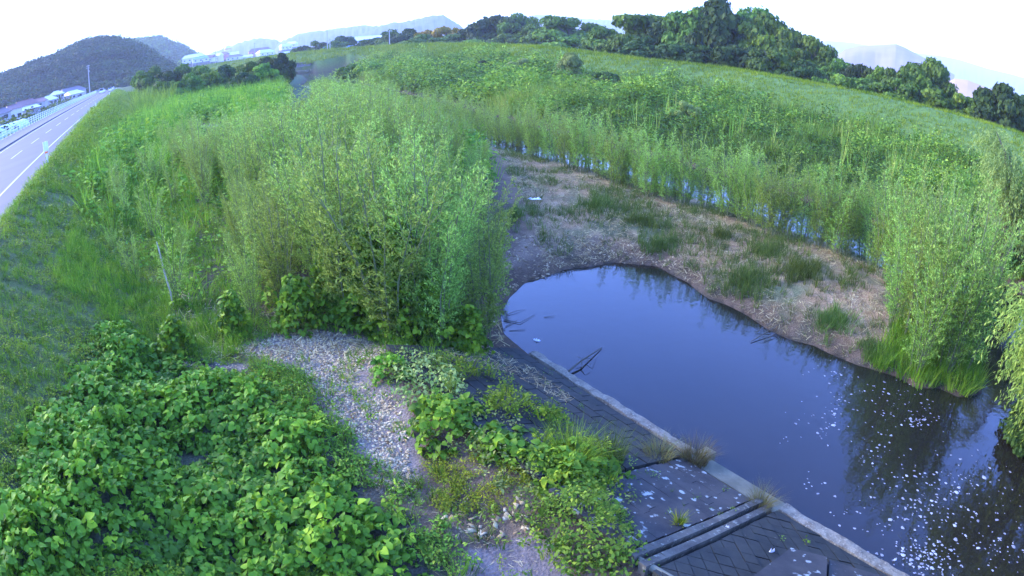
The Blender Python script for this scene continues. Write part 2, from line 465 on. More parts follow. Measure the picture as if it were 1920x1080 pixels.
# ------------------------------------------------------------------ leaf and blade templates (all quads): verts, quads
def tpl_merge(parts):
    V, F, n = [], [], 0
    for v, f in parts:
        V.append(v); F.append(np.asarray(f) + n); n += len(v)
    return np.vstack(V), np.vstack(F)
def rotm(az, tilt=0.0, roll=0.0):
    return np.array((Matrix.Rotation(az, 3, 'Z') @ Matrix.Rotation(tilt, 3, 'X') @ Matrix.Rotation(roll, 3, 'Y')))
def round_leaf(w=1.0, fold=.18, droop=.25):
    v = np.array([(0, 0, 0), (0, .5, .03), (0, 1.0, -droop), (-.30 * w, .02, fold * .8), (-.5 * w, .42, fold), (-.27 * w, .82, fold * .3 - droop * .6),
                  (.30 * w, .02, fold * .8), (.5 * w, .42, fold), (.27 * w, .82, fold * .3 - droop * .6)], float)
    return v, np.array([(0, 1, 4, 3), (1, 2, 5, 4), (0, 6, 7, 1), (1, 7, 8, 2)])
def kudzu_tpl(seed):
    r = random.Random(seed)
    ps = []
    v, f = round_leaf(1.0, .12 + .15 * r.random(), .15 + .3 * r.random())
    ps.append((v @ rotm(0, -.25).T + (0, .35, 0), f))
    for sg in (-1, 1):
        v, f = round_leaf(.95, .1 + .18 * r.random(), .2 + .3 * r.random())
        ps.append((v @ rotm(-sg * (1.35 + r.uniform(-.2, .2)), -.2 + r.uniform(-.25, .2)).T * .92 + (sg * .1, .1, -.02), f))
    return tpl_merge(ps)
def leaf_clump(n, spread, height, size, seed, w=.6, up=.3):
    r = random.Random(seed); ps = []
    for i in range(n):
        v, f = round_leaf(w, .12, .2)
        v, f = np.array([(0, 0, 0), (-.5 * w, .45, .1), (0, 1, -.12), (.5 * w, .45, .1)]), np.array([(0, 3, 2, 1)])
        a = r.uniform(0, 6.28); rr = spread * math.sqrt(r.random()); hh = height * r.random() ** .7
        m = rotm(r.uniform(0, 6.28), r.uniform(-.5, .9) * up * 2, r.uniform(-.5, .5))
        ps.append((v @ m.T * size * r.uniform(.7, 1.3) + (math.cos(a) * rr, math.sin(a) * rr, hh), f))
    return tpl_merge(ps)
def grass_tpl(n, spread, h, wdt, lean, seed, seg=2):
    r = random.Random(seed); ps = []
    for i in range(n):
        a = r.uniform(0, 6.28); rr = spread * math.sqrt(r.random()); hh = h * r.uniform(.55, 1.1)
        ln = lean * r.uniform(.3, 1.3); da = a + r.uniform(-.8, .8); fa = r.uniform(0, 3.14)
        bx, by = math.cos(a) * rr, math.sin(a) * rr
        wx, wy = math.cos(fa) * wdt / 2, math.sin(fa) * wdt / 2
        vs = []
        for k in range(seg + 1):
            t = k / seg; ww = 1 - t * .85
            ox, oy = math.cos(da) * ln * hh * t * t, math.sin(da) * ln * hh * t * t
            z = hh * t * (1 - .25 * ln * t)
            vs += [(bx + ox - wx * ww, by + oy - wy * ww, z), (bx + ox + wx * ww, by + oy + wy * ww, z)]
        f = [(2 * k, 2 * k + 1, 2 * k + 3, 2 * k + 2) for k in range(seg)]
        ps.append((np.array(vs), np.array(f)))
    return tpl_merge(ps)
def chip_tpl():
    v = np.array([(-.5, -.25, 0), (.5, -.3, .03), (.45, .3, 0), (-.4, .28, .05), (-.5, -.25, .12), (.5, -.3, .14), (.45, .3, .10), (-.4, .28, .16)])
    return v, np.array([(4, 5, 6, 7), (0, 1, 5, 4), (1, 2, 6, 5), (2, 3, 7, 6), (3, 0, 4, 7)])
def stick_tpl():
    v = np.array([(-.5, -.03, 0), (.5, -.03, .02), (.5, .03, .02), (-.5, .03, 0)])
    return v, np.array([(0, 1, 2, 3)])

def scatter(name, tpls, P, scale, m, tilt=.25, tint=None, az=None, zs=None, leaf_tint=.25, **k):
    """one mesh of many copies of a few templates; P (n,3)"""
    n = len(P)
    if n == 0: return None
    which = rng.integers(0, len(tpls), n)
    az = rng.uniform(0, 2 * np.pi, n) if az is None else az
    tx, ty = rng.normal(0, tilt, n), rng.normal(0, tilt, n)
    scale = np.broadcast_to(scale, (n,)); zs = np.ones(n) if zs is None else zs
    tint = rng.random(n) if tint is None else tint
    VV, FF, TT, off = [], [], [], 0
    ca, sa = np.cos(az), np.sin(az); cx, sx = np.cos(tx), np.sin(tx); cy, sy = np.cos(ty), np.sin(ty)
    RX = np.zeros((n, 3, 3)); RX[:, 0, 0] = 1; RX[:, 1, 1] = cx; RX[:, 1, 2] = -sx; RX[:, 2, 1] = sx; RX[:, 2, 2] = cx
    RY = np.zeros((n, 3, 3)); RY[:, 1, 1] = 1; RY[:, 0, 0] = cy; RY[:, 0, 2] = sy; RY[:, 2, 0] = -sy; RY[:, 2, 2] = cy
    RZ = np.zeros((n, 3, 3)); RZ[:, 2, 2] = 1; RZ[:, 0, 0] = ca; RZ[:, 0, 1] = -sa; RZ[:, 1, 0] = sa; RZ[:, 1, 1] = ca
    RM = RX @ RY @ RZ
    for i, (tv, tf) in enumerate(tpls):
        q = np.where(which == i)[0]
        if not len(q): continue
        S = np.stack([scale[q], scale[q], scale[q] * zs[q]], 1)
        v = np.einsum('nij,nvj->nvi', RM[q], tv[None] * S[:, None, :]) + P[q][:, None, :]
        VV.append(v.reshape(-1, 3))
        nv = len(tv)
        FF.append((tf[None] + (np.arange(len(q)) * nv)[:, None, None] + off).reshape(-1, 4))
        off += nv * len(q)
        # per leaf variation: every quad group of the template shares a jitter
        lt = np.repeat(rng.normal(0, leaf_tint, (len(q), (nv + 3) // 4)), 4, axis=1)[:, :nv]
        TT.append(np.clip(tint[q][:, None] + lt, 0, 1).ravel())
    o = np_mesh(name, np.vstack(VV), np.vstack(FF), m, tint=np.concatenate(TT))
    return tag(o, **k)
def pts_in(poly, dens, margin=None):
    poly = np.asarray(poly); lo, hi = poly.min(0), poly.max(0)
    n = int(dens * (hi[0] - lo[0]) * (hi[1] - lo[1]))
    x, y = rng.uniform(lo[0], hi[0], n), rng.uniform(lo[1], hi[1], n)
    k = inside(x, y, poly)
    return x[k], y[k]
def land_only(x, y, d=0.0):
    k = ~inside(x, y, WATER)
    if d: k &= seg_dist(x, y, WATER) > d
    return k
def P3(x, y, dz=0.0): return np.stack([x, y, ground(x, y) + dz], 1)

# zones of the foreground, as outlines on the ground
Z_GRAVEL = [PGG([(440, 655), (520, 628), (590, 618), (690, 632), (725, 655), (715, 690), (650, 700), (745, 745), (765, 800), (770, 915), (700, 918), (700, 860), (650, 800), (600, 745), (545, 690)]),
            PGG([(300, 676), (460, 686), (475, 706), (400, 702)])]
Z_STONES = PGG([(700, 860), (770, 850), (775, 915), (700, 915)]), PGG([(830, 960), (985, 925), (1015, 990), (905, 1012), (850, 1010)])
Z_KUDZU = PGG([(60, 760), (130, 690), (160, 620), (230, 600), (330, 650), (420, 690), (520, 700), (590, 760), (650, 830), (685, 900), (750, 950), (820, 1010), (870, 1120), (600, 1150), (300, 1150), (-60, 1150), (-60, 1000), (-10, 870)])
Z_YELLOW = PGG([(760, 860), (860, 850), (990, 880), (1000, 920), (940, 965), (830, 960), (770, 920)])
Z_SCRUB = PGG([(1000, 960), (1090, 930), (1150, 960), (1200, 1010), (1215, 1085), (1060, 1085), (1010, 1010)])
Z_BARE = PGG([(850, 1085), (880, 1030), (1000, 1000), (1060, 1030), (1070, 1085)])
Z_CLEAR = PGG([(340, 232), (428, 232), (436, 256), (400, 268), (352, 256)])
Z_DIRT = PGG([(880, 620), (925, 520), (930, 440), (1100, 440), (1250, 460), (1300, 510), (1230, 500), (1060, 500), (940, 560), (930, 620)])
KUDZU_BEDS = [PGG([(750, 790), (800, 760), (880, 765), (960, 790), (1040, 830), (1100, 850), (1180, 880), (1210, 900), (1180, 930), (1060, 920), (960, 880), (860, 860), (770, 850)]),
              PGG([(830, 700), (900, 700), (1000, 735), (1000, 760), (900, 735)]), PGG([(960, 770), (1010, 760), (1080, 800), (1060, 820), (980, 800)]),
              PGG([(540, 600), (700, 560), (820, 590), (900, 620), (820, 650), (700, 640), (620, 625)]), PGG([(690, 680), (760, 670), (780, 710), (710, 730)]),
              PGG([(1000, 905), (1120, 900), (1190, 910), (1200, 935), (1100, 945), (1010, 935)])]

# ------------------------------------------------------------------ the ground sheet (polar grid round the camera)
def build_ground():
    az = np.concatenate([np.arange(-68, 68, .28), np.arange(68, 292, 4.0)]) * np.pi / 180
    r = [0.4]
    while r[-1] < 9000: r.append(r[-1] * (1.014 if r[-1] < 60 else 1.03))
    r = np.array(r)
    A, RR = np.meshgrid(az, r)
    X, Y = np.sin(A) * RR, np.cos(A) * RR
    Z = ground(X, Y)
    Z = np.where(RR > 2500, Z, Z)
    nr, na = X.shape
    V = np.stack([X.ravel(), Y.ravel(), Z.ravel()], 1)
    i = np.arange(nr - 1)[:, None] * na; j = np.arange(na)[None, :]; j2 = (j + 1) % na
    F = np.stack([i + j, i + j2, i + na + j2, i + na + j], -1).reshape(-1, 4)[:, ::-1]
    c = len(V)
    V = np.vstack([V, [(0, 0, gz(0, 0))]])
    o = np_mesh('ground', V, F, M['ground'], smooth=True)
    tag(o, kind='structure')
    x, y, z = V[:, 0], V[:, 1], V[:, 2]
    s = road_s(x, y); dw = seg_dist(x, y, WATER); ins = inside(x, y, WATER)
    n = fbm(x * .8, y * .8, 21); n2 = fbm(x * 3, y * 3, 33)
    col = np.tile(np.array([.105, .078, .048]), (len(V), 1))
    def put(w, c):
        nonlocal col
        w = np.clip(w, 0, 1)[:, None]
        col = col * (1 - w) + np.array(c) * w
    inB = inside(x, y, BAR); dB = np.where(inB, 1, -1) * seg_dist(x, y, BAR)
    wb = sstep(-1, 1, dB)
    put(wb, (.28, .185, .09)); put(wb * sstep(.0, .25, n), (.10, .11, .05)); put(wb * sstep(.05, .25, n2) * .6, (.34, .26, .15))
    ld, lz, sd_ = levee(x, y)
    field = (x > 0) & (dw > 1) & ~inB & (x + y > 25)
    put(field * 1.0, (.045, .075, .028)); put((y > 60) * 1.0 * (s > -5), (.05, .085, .03))
    put((ld < 11) * (sd_ > 0) * 1.0, (.085, .15, .03))
    put(sstep(1.6, .8, s) * sstep(-5.6, -5.2, s) * .9, (.085, .115, .03))
    put((s < -16.9) * 1.0, (.07, .08, .045)); put((s < -17.4) * (s > -23) * .9, (.22, .17, .13))
    for q in Z_GRAVEL: put(np.where(inside(x, y, q), 1, sstep(.35, 0, seg_dist(x, y, q))) * (.75 + n2), (.22, .18, .14))
    put(inside(x, y, Z_CLEAR) * .9, (.24, .20, .17))
    put(inside(x, y, Z_BARE) * .8, (.17, .145, .125))
    put(inside(x, y, Z_DIRT) * sstep(-.2, .1, n) * .8, (.23, .165, .105))
    put(inside(x, y, Z_KUDZU) * .8, (.045, .05, .03))
    put(wb * sstep(.02, .2, fbm(x * 1.6, y * 1.6, 46)) * .6, (.10, .12, .05))
    mud = sstep(.55, .1, z) * ~ins
    put(mud * .8, (.075, .052, .032))
    put(ins * 1.0, (.035, .03, .02))
    ca = o.data.color_attributes.new('gcol', 'FLOAT_COLOR', 'POINT')
    ca.data.foreach_set('color', np.hstack([col, np.ones((len(V), 1))]).astype(np.float32).ravel())
build_ground()

def plane_poly(name, pts, z, m, kind='structure', parent=None):
    me = bpy.data.meshes.new(name)
    me.from_pydata([(p[0], p[1], z if len(p) < 3 else p[2]) for p in pts], [], [tuple(range(len(pts)))])
    me.materials.append(m)
    o = bpy.data.objects.new(name, me); COL.objects.link(o)
    return tag(o, kind=kind)
plane_poly('water', [(-230, -8), (40, -8), (40, 300), (-230, 300)], 0.0, M['water'])

# ------------------------------------------------------------------ the road
def strip(name, s0, s1, a0, a1, z, m):
    n = max(1, int((a1 - a0) / 40))
    mb = MB()
    for i in range(n):
        b0, b1 = a0 + (a1 - a0) * i / n, a0 + (a1 - a0) * (i + 1) / n
        mb.add([road_pt(s0, b0, z), road_pt(s1, b0, z), road_pt(s1, b1, z), road_pt(s0, b1, z)], [(0, 1, 2, 3)])
    return tag(mb.build(name, m), kind='structure')
RA1 = 620
strip('road', -13.0, -5.2, -60, RA1, 3.50, M['asphalt'])
strip('road_edge_line', -6.66, -6.52, -60, RA1, 3.504, M['marking'])
strip('road_edge_line', -12.52, -12.38, -60, RA1, 3.504, M['marking'])
mb = MB()
for k in range(-4, 60):
    a = k * 10.0 + 4
    mb.add([road_pt(-9.56, a, 3.504), road_pt(-9.42, a, 3.504), road_pt(-9.42, a + 5, 3.504), road_pt(-9.56, a + 5, 3.504)], [(0, 1, 2, 3)])
tag(mb.build('centre_line', M['marking']), kind='structure')
mb = MB()
for i in range(12):
    a0, a1 = -60 + i * (RA1 + 60) / 12, -60 + (i + 1) * (RA1 + 60) / 12
    mb.hexa([road_pt(-16.9, a0, 3.3), road_pt(-13.0, a0, 3.3), road_pt(-13.0, a1, 3.3), road_pt(-16.9, a1, 3.3),
             road_pt(-16.9, a0, 3.63), road_pt(-13.0, a0, 3.63), road_pt(-13.0, a1, 3.63), road_pt(-16.9, a1, 3.63)])
tag(mb.build('sidewalk', M['sidewalk']), kind='structure')

# white roadside railing: posts, three rails
def railing():
    o = empty('roadside_railing', road_pt(-16.4, 60, 3.63), label='long white post and rail fence on the far side of the road', cat='railing')
    inv = Matrix.Translation(-o.location)
    def loc(p): return tuple(Vector(p) - Vector(o.location))
    for h in (.42, .72, 1.02):
        mb = MB(); pts = [loc(road_pt(-16.4, a, 3.63 + h)) for a in range(20, 421, 20)]
        mb.tube(pts, .045, 6); mb.build('rail', M['white'], o)
    first = None
    mb = MB(); mb.box((0, 0, .55), (.13, .13, 1.12), AR * -1); mb.box((0, 0, 1.13), (.16, .16, .05), -AR); mb.box((0, 0, .02), (.2, .2, .04), -AR)
    first = mb.build('post', M['white'], o)
    for k in range(99):
        q = first if k == 0 else first.copy()
        if k: COL.objects.link(q)
        q.parent = o; q.location = loc(road_pt(-16.4, 44 + k * 2.6, 3.63))
railing()

# delineator posts along the near edge
def delineator(loc, lab):
    o = empty('road_delineator', loc, label=lab, cat='delineator post', group='white delineator posts along the near road edge')
    mb = MB(); mb.tube([(0, 0, -.3), (0, 0, .75)], .045, 8); mb.build('post', M['white'], o)
    mb = MB(); mb.box((0, 0, 1.03), (.30, .06, .50), -AR + .3); mb.box((0, 0, 1.03), (.04, .08, .52), -AR + .3); mb.build('reflector_board', M['white'], o)
    mb = MB(); mb.tube([(0, 0, .66), (0, 0, .76)], .085, 8); mb.build('reflector', M['orange'], o)
    mb = MB(); mb.box((0, 0, .79), (.2, .05, .03), -AR + .3); mb.build('bracket', M['pole'], o)
    return o
x, y = G(92, 310, 3.45)
a_ = x * RD[0] + y * RD[1]
delineator(road_pt(-5.1, a_, 3.45), 'white delineator with a square board, nearest of the posts beside the road')
def slim_post(a, lab):
    o = empty('roadside_post', road_pt(-5.1, a, 3.42), label=lab, cat='delineator post', group='white delineator posts along the near road edge')
    mb = MB(); mb.tube([(0, 0, -.2), (0, 0, 1.0)], .06, 8); mb.build('post', M['white'], o)
    mb = MB(); mb.tube([(0, 0, 1.0), (0, 0, 1.22)], .075, 8); mb.build('reflector_cap', M['white'], o)
for px, lab in ((179, 'slim white post at the grass edge, second along the road from the boarded one'), (205, 'slim white post at the grass edge, third along the road from the boarded one'), (218, 'slim white post at the grass edge, farthest along the road')):
    az = AZ(px, 190 if px < 200 else 170)
    D = -5.1 / math.sin(az - AR)
    slim_post(D * math.cos(az - AR), lab)

# ------------------------------------------------------------------ cars far down the road
def make_car(name, loc, rz, L, W, Hh, van, lab, front):
    o = empty(name, loc, rz, label=lab, cat='van' if van else 'car', group='white vehicles far down the road')
    prof = [(-L / 2, .35), (-L / 2, .95), (-L / 2 + .25, 1.05), (-L / 2 + (.35 if van else .8), Hh - .08), (-L / 2 + (.6 if van else 1.5), Hh), (L / 2 - (1.1 if van else 1.5), Hh - .02),
            (L / 2 - (.5 if van else .95), 1.05), (L / 2 - .1, .85), (L / 2, .6), (L / 2, .35)]
    mb = MB(); n = len(prof)
    v = [(sx * W / 2 * (1 if z < 1.0 else .88), yy, z) for sx in (-1, 1) for yy, z in prof]
    mb.add(v, [tuple(range(n))[::-1], tuple(range(n, 2 * n))] + [(i, (i + 1) % n, n + (i + 1) % n, n + i) for i in range(n)])
    mb.build('body', M['carpaint'], o)
    mb = MB(); yy = L / 2 - (.78 if van else 1.2)
    mb.box((0, yy + .02, (Hh + 1.05) / 2), (W * .80, .05, (Hh - 1.1)), rx=.45); mb.build('windscreen', M['glass'], o)
    mb = MB(); mb.box((0, -L / 2 + .2, (Hh + 1.1) / 2), (W * .76, .05, .5), rx=-.15); mb.build('rear_window', M['glass'], o)
    for sx in (-1, 1):
        mb = MB(); mb.box((sx * W * .455, 0, (Hh + 1.03) / 2), (.05, L * .5, .42)); mb.build('side_window', M['glass'], o)
        for sy in (-1, 1):
            mb = MB(); mb.tube([(sx * W * .42, sy * L * .3, .33), (sx * W * .505, sy * L * .3, .33)], .33, 12); w = mb.build('wheel', M['rubber'], o)
            mb = MB(); mb.tube([(sx * W * .5, sy * L * .3, .33), (sx * W * .515, sy * L * .3, .33)], .18, 10); mb.build('rim', M['silverroof'], w)
        mb = MB(); mb.box((sx * W * .36, L / 2 - .03, .72), (.32, .1, .16)); mb.build('headlight', M['silverroof'], o)
        mb = MB(); mb.box((sx * W * .40, -L / 2 + .01, .85), (.2, .08, .2)); mb.build('tail_lamp', M['redlamp'], o)
make_car('white_van', road_pt(-11.2, 246, 3.505), -AR + math.pi, 4.7, 1.75, 2.0, True, 'white van coming this way down the far lane of the road', True)
make_car('white_car', road_pt(-7.9, 258, 3.505), -AR, 4.4, 1.7, 1.5, False, 'white car driving away in the near lane, nearer of the two there', True)
make_car('white_car', road_pt(-7.9, 292, 3.505), -AR, 4.4, 1.7, 1.55, False, 'white car farthest up the road in the near lane', True)
make_car('white_car', road_pt(-11.2, 262, 3.505), -AR + math.pi, 4.3, 1.7, 1.5, False, 'white car following close behind the oncoming van', True)

# ------------------------------------------------------------------ utility poles
def utility_pole(loc, h, lab, arms=2, group='utility poles along the road', rz=0.0, rad=.16, trans=False):
    o = empty('utility_pole', loc, rz, label=lab, cat='utility pole', group=group)
    mb = MB(); mb.tube([(0, 0, -.5), (0, 0, h)], [rad, rad * .6], 8); mb.build('pole', M['pole'], o)
    for k in range(arms):
        mb = MB(); mb.box((0, 0, h - .5 - k * .9), (1.8, .1, .1))
        a = mb.build('crossarm', M['pole'], o)
        for xx in (-.75, 0.3, .75):
            mb = MB(); mb.tube([(xx, 0, h - .45 - k * .9), (xx, 0, h - .2 - k * .9)], .06, 6); mb.build('insulator', M['white'], a)
    if trans:
        mb = MB(); mb.tube([(.35, 0, h - 3.2), (.35, 0, h - 2.4)], .26, 10); mb.build('transformer', M['pole'], o)
for px, top, s, lab, tr in ((165, 122, -19, 'tall grey utility pole behind the railing, nearest of the roadside poles', True), (225, 127, -19, 'grey utility pole behind the oncoming vehicles, beside the wooded hill', False),
                            (189, 143, -26, 'short grey pole in front of the wooded hill, between the two taller ones', False), (203, 145, -24, 'small grey pole just left of the oncoming vehicles', False),
                            (154, 148, -30, 'grey pole standing left of the tall roadside pole', False), (234, 140, -17.6, 'last grey pole where the road disappears', False)):
    az = AZ(px, 150); D = s / math.sin(az - AR)
    if D > 400: D = 400
    X, Y, Zt = AT(px, top, D); zb = gz(X, Y)
    utility_pole((X, Y, zb), Zt - zb, lab, 2 if tr else 1, trans=tr, rz=-AR, rad=.2 * max(1, D / 200))
for px, base, top, D, lab in ((613, 96, 56, 236, 'taller of the twin grey poles on the far levee'), (618.5, 94, 72, 238, 'shorter grey pole beside the taller one on the far levee'), (730, 87, 56, 205, 'lone utility pole on the levee left of the golden bushes'),
                        (403, 118, 82, 330, 'thin pale pole in front of the village'), (477, 110, 80, 300, 'thin pale pole between the village and the dark river bushes')):
    X, Y, Zt = AT(px, top, D); zb = gz(X, Y)
    utility_pole((X, Y, zb), Zt - zb, lab, 1, 'utility poles on the far levee', rz=.3, rad=.2 if D < 300 else .22)

# ------------------------------------------------------------------ houses beyond the road
def house(loc, rz, w, d, h, rh, wm, rm, lab, name='house', group='houses below the road', hip=True, win=2):
    o = empty(name, loc, rz, label=lab, cat='house' if name == 'house' else 'building', group=group)
    mb = MB(); mb.box((0, 0, h / 2 - 2), (w, d, h + 4)); mb.build('wall', wm, o)
    mb = MB(); e = .5; k = .25 if hip else .5
    A = [(-w / 2 - e, -d / 2 - e, h), (w / 2 + e, -d / 2 - e, h), (w / 2 + e, d / 2 + e, h), (-w / 2 - e, d / 2 + e, h)]
    rx = w / 2 * (1 - k) if hip else w / 2 + e
    mb.add(A + [(-rx, 0, h + rh), (rx, 0, h + rh)], [(0, 1, 5, 4), (2, 3, 4, 5), (1, 2, 5), (3, 0, 4), (3, 2, 1, 0)])
    r = mb.build('roof', rm, o)
    mb = MB(); mb.tube([(-rx, 0, h + rh + .02), (rx, 0, h + rh + .02)], .14, 6); mb.build('ridge', rm, r)
    for i in range(win):
        for sy in (-1, 1):
            xx = (i - (win - 1) / 2) * w / win
            mb = MB(); mb.box((xx, sy * (d / 2 + .02), h * .6), (1.5, .08, 1.1)); f = mb.build('window', M['glass'], o)
            mb = MB(); mb.box((xx, sy * (d / 2 + .05), h * .6 - .6), (1.7, .14, .1)); mb.build('sill', M['white'], f)
    mb = MB(); mb.box((w * .1, -d / 2 - .03, .95), (1.0, .08, 1.9)); mb.build('door', M['bark'], o)
def house_px(px, py_roof, D, w, d, h, rh, wm, rm, lab, rz=0.0, **k):
    X, Y, Z = AT(px, py_roof, D); zb = Z - h - rh
    house((X, Y, zb), rz - AZ(px, py_roof), w, d, h, rh, wm, rm, lab, **k)
house_px(22, 197, 200, 5.0, 6, 5.4, 1.4, M['plaster'], M['redtile'], 'tall pale walled house at the left edge, beside the greenhouse', .4)
house_px(-4, 205, 190, 7, 7, 2.6, 1.6, M['plaster2'], M['tile'], 'low dark roofed house cut by the left edge', .2)
house_px(46, 188, 230, 9, 7, 3.0, 1.9, M['plaster2'], M['redtile'], 'brown roofed house right of the tall pale one', .3)
house_px(66, 186, 260, 10, 7, 2.8, 1.6, M['plaster2'], M['redtile'], 'brown roofed house left of the first pale roof', -.2)
house_px(54, 199, 215, 8, 4, 1.2, 1.0, M['plaster2'], M['silverroof'], 'low shed with a pale lean roof in front of the brown roofed houses', .2, name='shed', win=1)
house_px(90, 180, 270, 5.8, 6, 2.6, 1.9, M['plaster2'], M['silverroof'], 'dark walled house with a pale roof, nearest of the three pale roofs', .9)
house_px(105, 171, 300, 5.5, 6, 2.6, 1.6, M['plaster2'], M['silverroof'], 'pale roofed house in the middle of the three', .9)
house_px(136, 170, 305, 9, 7, 2.8, 1.8, M['plaster2'], M['silverroof'], 'wide pale roofed house, nearest the tall pole', .7)
house_px(132, 164, 320, 14, 9, 3.4, 2.4, M['plaster2'], M['tile'], 'large dark tiled house behind the wide pale roof', .5)
house_px(62, 190, 280, 12, 8, 3.4, 2.0, M['plaster2'], M['tile'], 'dark roofed house behind the brown roofed ones', .1)

def greenhouse():
    X, Y, _ = AT(8, 228, 120); zb = 1.4
    o = empty('greenhouse', (X, Y, zb), -AZ(8, 228) + .9, label='pale blue plastic tunnel greenhouse at the left edge', cat='greenhouse')
    mb = MB(); n = 12; L = 13; r = 2.1
    v = [(xx, math.cos(math.pi * k / n) * r, math.sin(math.pi * k / n) * r * 1.05 + .5) for xx in (-L / 2, L / 2) for k in range(n + 1)]
    v += [(xx, sy * r, 0) for xx in (-L / 2, L / 2) for sy in (1, -1)]
    f = [(k, k + 1, n + 2 + k, n + 1 + k) for k in range(n)] + [tuple(range(n + 1)), tuple(range(n + 1, 2 * n + 2))[::-1]]
    b = 2 * n + 2
    f += [(b, 0, n + 1, b + 2), (n, b + 1, b + 3, 2 * n + 1), (b, b + 1, n, 0), (b + 2, n + 1, 2 * n + 1, b + 3)]
    mb.add(v, f); mb.build('film_cover', M['vinyl'], o)
    for i in range(7):
        xx = -L / 2 + i * L / 6
        mb = MB(); mb.tube([(xx, math.cos(math.pi * k / n) * (r + .03), math.sin(math.pi * k / n) * (r * 1.05 + .03) + .5) for k in range(n + 1)], .03, 5); mb.build('hoop', M['white'], o)
    mb = MB(); mb.box((L / 2 + .05, 0, 1.0), (.06, 1.1, 1.9)); mb.build('door', M['white'], o)
greenhouse()

# ------------------------------------------------------------------ the far village
vill = [(357, 103, 620, 16, 9, 6, 3, 'plaster', 'silverroof', 'pale gabled house at the left end of the village, below the blue hill'),
        (366, 101, 640, 20, 10, 7, 3, 'plaster', 'silverroof', 'bright pale building second from the left end of the village'),
        (376, 106, 600, 16, 9, 4, 2, 'plaster', 'blueroof', 'low pale house in front of the second village building'),
        (388, 104, 640, 18, 9, 5, 3, 'plaster', 'redtile', 'brown roofed house left of the red boards'),
        (400, 101, 660, 20, 9, 7, 3, 'plaster', 'silverroof', 'pale long house under the red roofs of the village'),
        (412, 99, 680, 22, 9, 6, 3, 'redpaint', 'redtile', 'red walled building left of the round tank'),
        (427, 99, 680, 24, 9, 7, 3, 'redpaint', 'silverroof', 'red walled building with a pale roof below the round tank'),
        (440, 103, 640, 16, 9, 4, 2, 'plaster', 'tile', 'grey roofed house right of the round tank'),
        (455, 104, 640, 20, 9, 4, 2, 'plaster', 'silverroof', 'low pale house between the tank and the second pale pole'),
        (487, 90, 700, 26, 9, 6, 3, 'redpaint', 'redtile', 'long red roofed building behind the second pale pole'),
        (497, 93, 640, 18, 9, 4, 3, 'plaster', 'silverroof', 'pale shed beside the long red roofed building'),
        (535, 82, 760, 14, 8, 5, 3, 'plaster', 'silverroof', 'small white house at the foot of the long far hill'),
        (547, 78, 800, 14, 8, 5, 3, 'plaster', 'silverroof', 'second small white house at the foot of the long far hill')]
for px, py, D, w, d, h, rh, wm, rm, lab in vill:
    X, Y, Z = AT(px, py, D)
    house((X, Y, Z - h - rh), rnd.uniform(-.6, .6) - AZ(px, py), w, d, h, rh, M[wm], M[rm], lab, group='village buildings beyond the river', hip=rnd.random() < .4, name='village_building', win=3)
    mb = MB(); mb.box((0, 0, -4), (w + 1, d + 1, 9)); b_ = mb.build('foundation', M['wallstone']); b_.parent = [o for o in bpy.data.objects if o.get('label') == lab][0]
def round_tank():
    X, Y, Z = AT(427, 92, 690)
    o = empty('water_tower', (X, Y, 3), label='round pale tank on a leg above the red village roofs', cat='water tower')
    zc = Z - 3; r = 4.3; mb = MB(); n, k = 14, 9
    pts = [(0, 0, zc - r * math.cos(math.pi * i / k)) for i in range(k + 1)]
    mb.tube(pts, [max(.05, r * math.sin(math.pi * i / k)) for i in range(k + 1)], n); mb.build('tank', M['plaster'], o, True)
    mb = MB(); mb.tube([(0, 0, -2), (0, 0, zc - r + .6)], [1.1, .9], 10); mb.build('leg', M['redpaint'], o)
    mb = MB(); mb.tube([(0, 0, zc - .4), (0, 0, zc + .4)], r + .2, 14); mb.build('band', M['redpaint'], o)
round_tank()
for px, py, D, w, h, rm, wm, lab in ((668, 69, 300, 16, 3.2, 'silverroof', 'plaster', 'long pale roofed building among trees right of the twin poles'), (694, 67, 310, 14, 3.4, 'silverroof', 'plaster', 'pale walled house right of the long pale roofed building'),
                                (652, 86, 262, 20, 2.0, 'blueroof', 'plaster2', 'low building with a pale blue roof just behind the levee'), (545, 96, 300, 10, 2.2, 'silverroof', 'plaster', 'small white hut at the left end of the levee')):
    X, Y, Z = AT(px, py, D)
    house((X, Y, max(3, Z - h - 2)), -AZ(px, py), w, 8, Z - 2 - max(3, Z - h - 2), 2, M[wm], M[rm], lab, group='buildings behind the far levee', name='farm_building', hip=False)

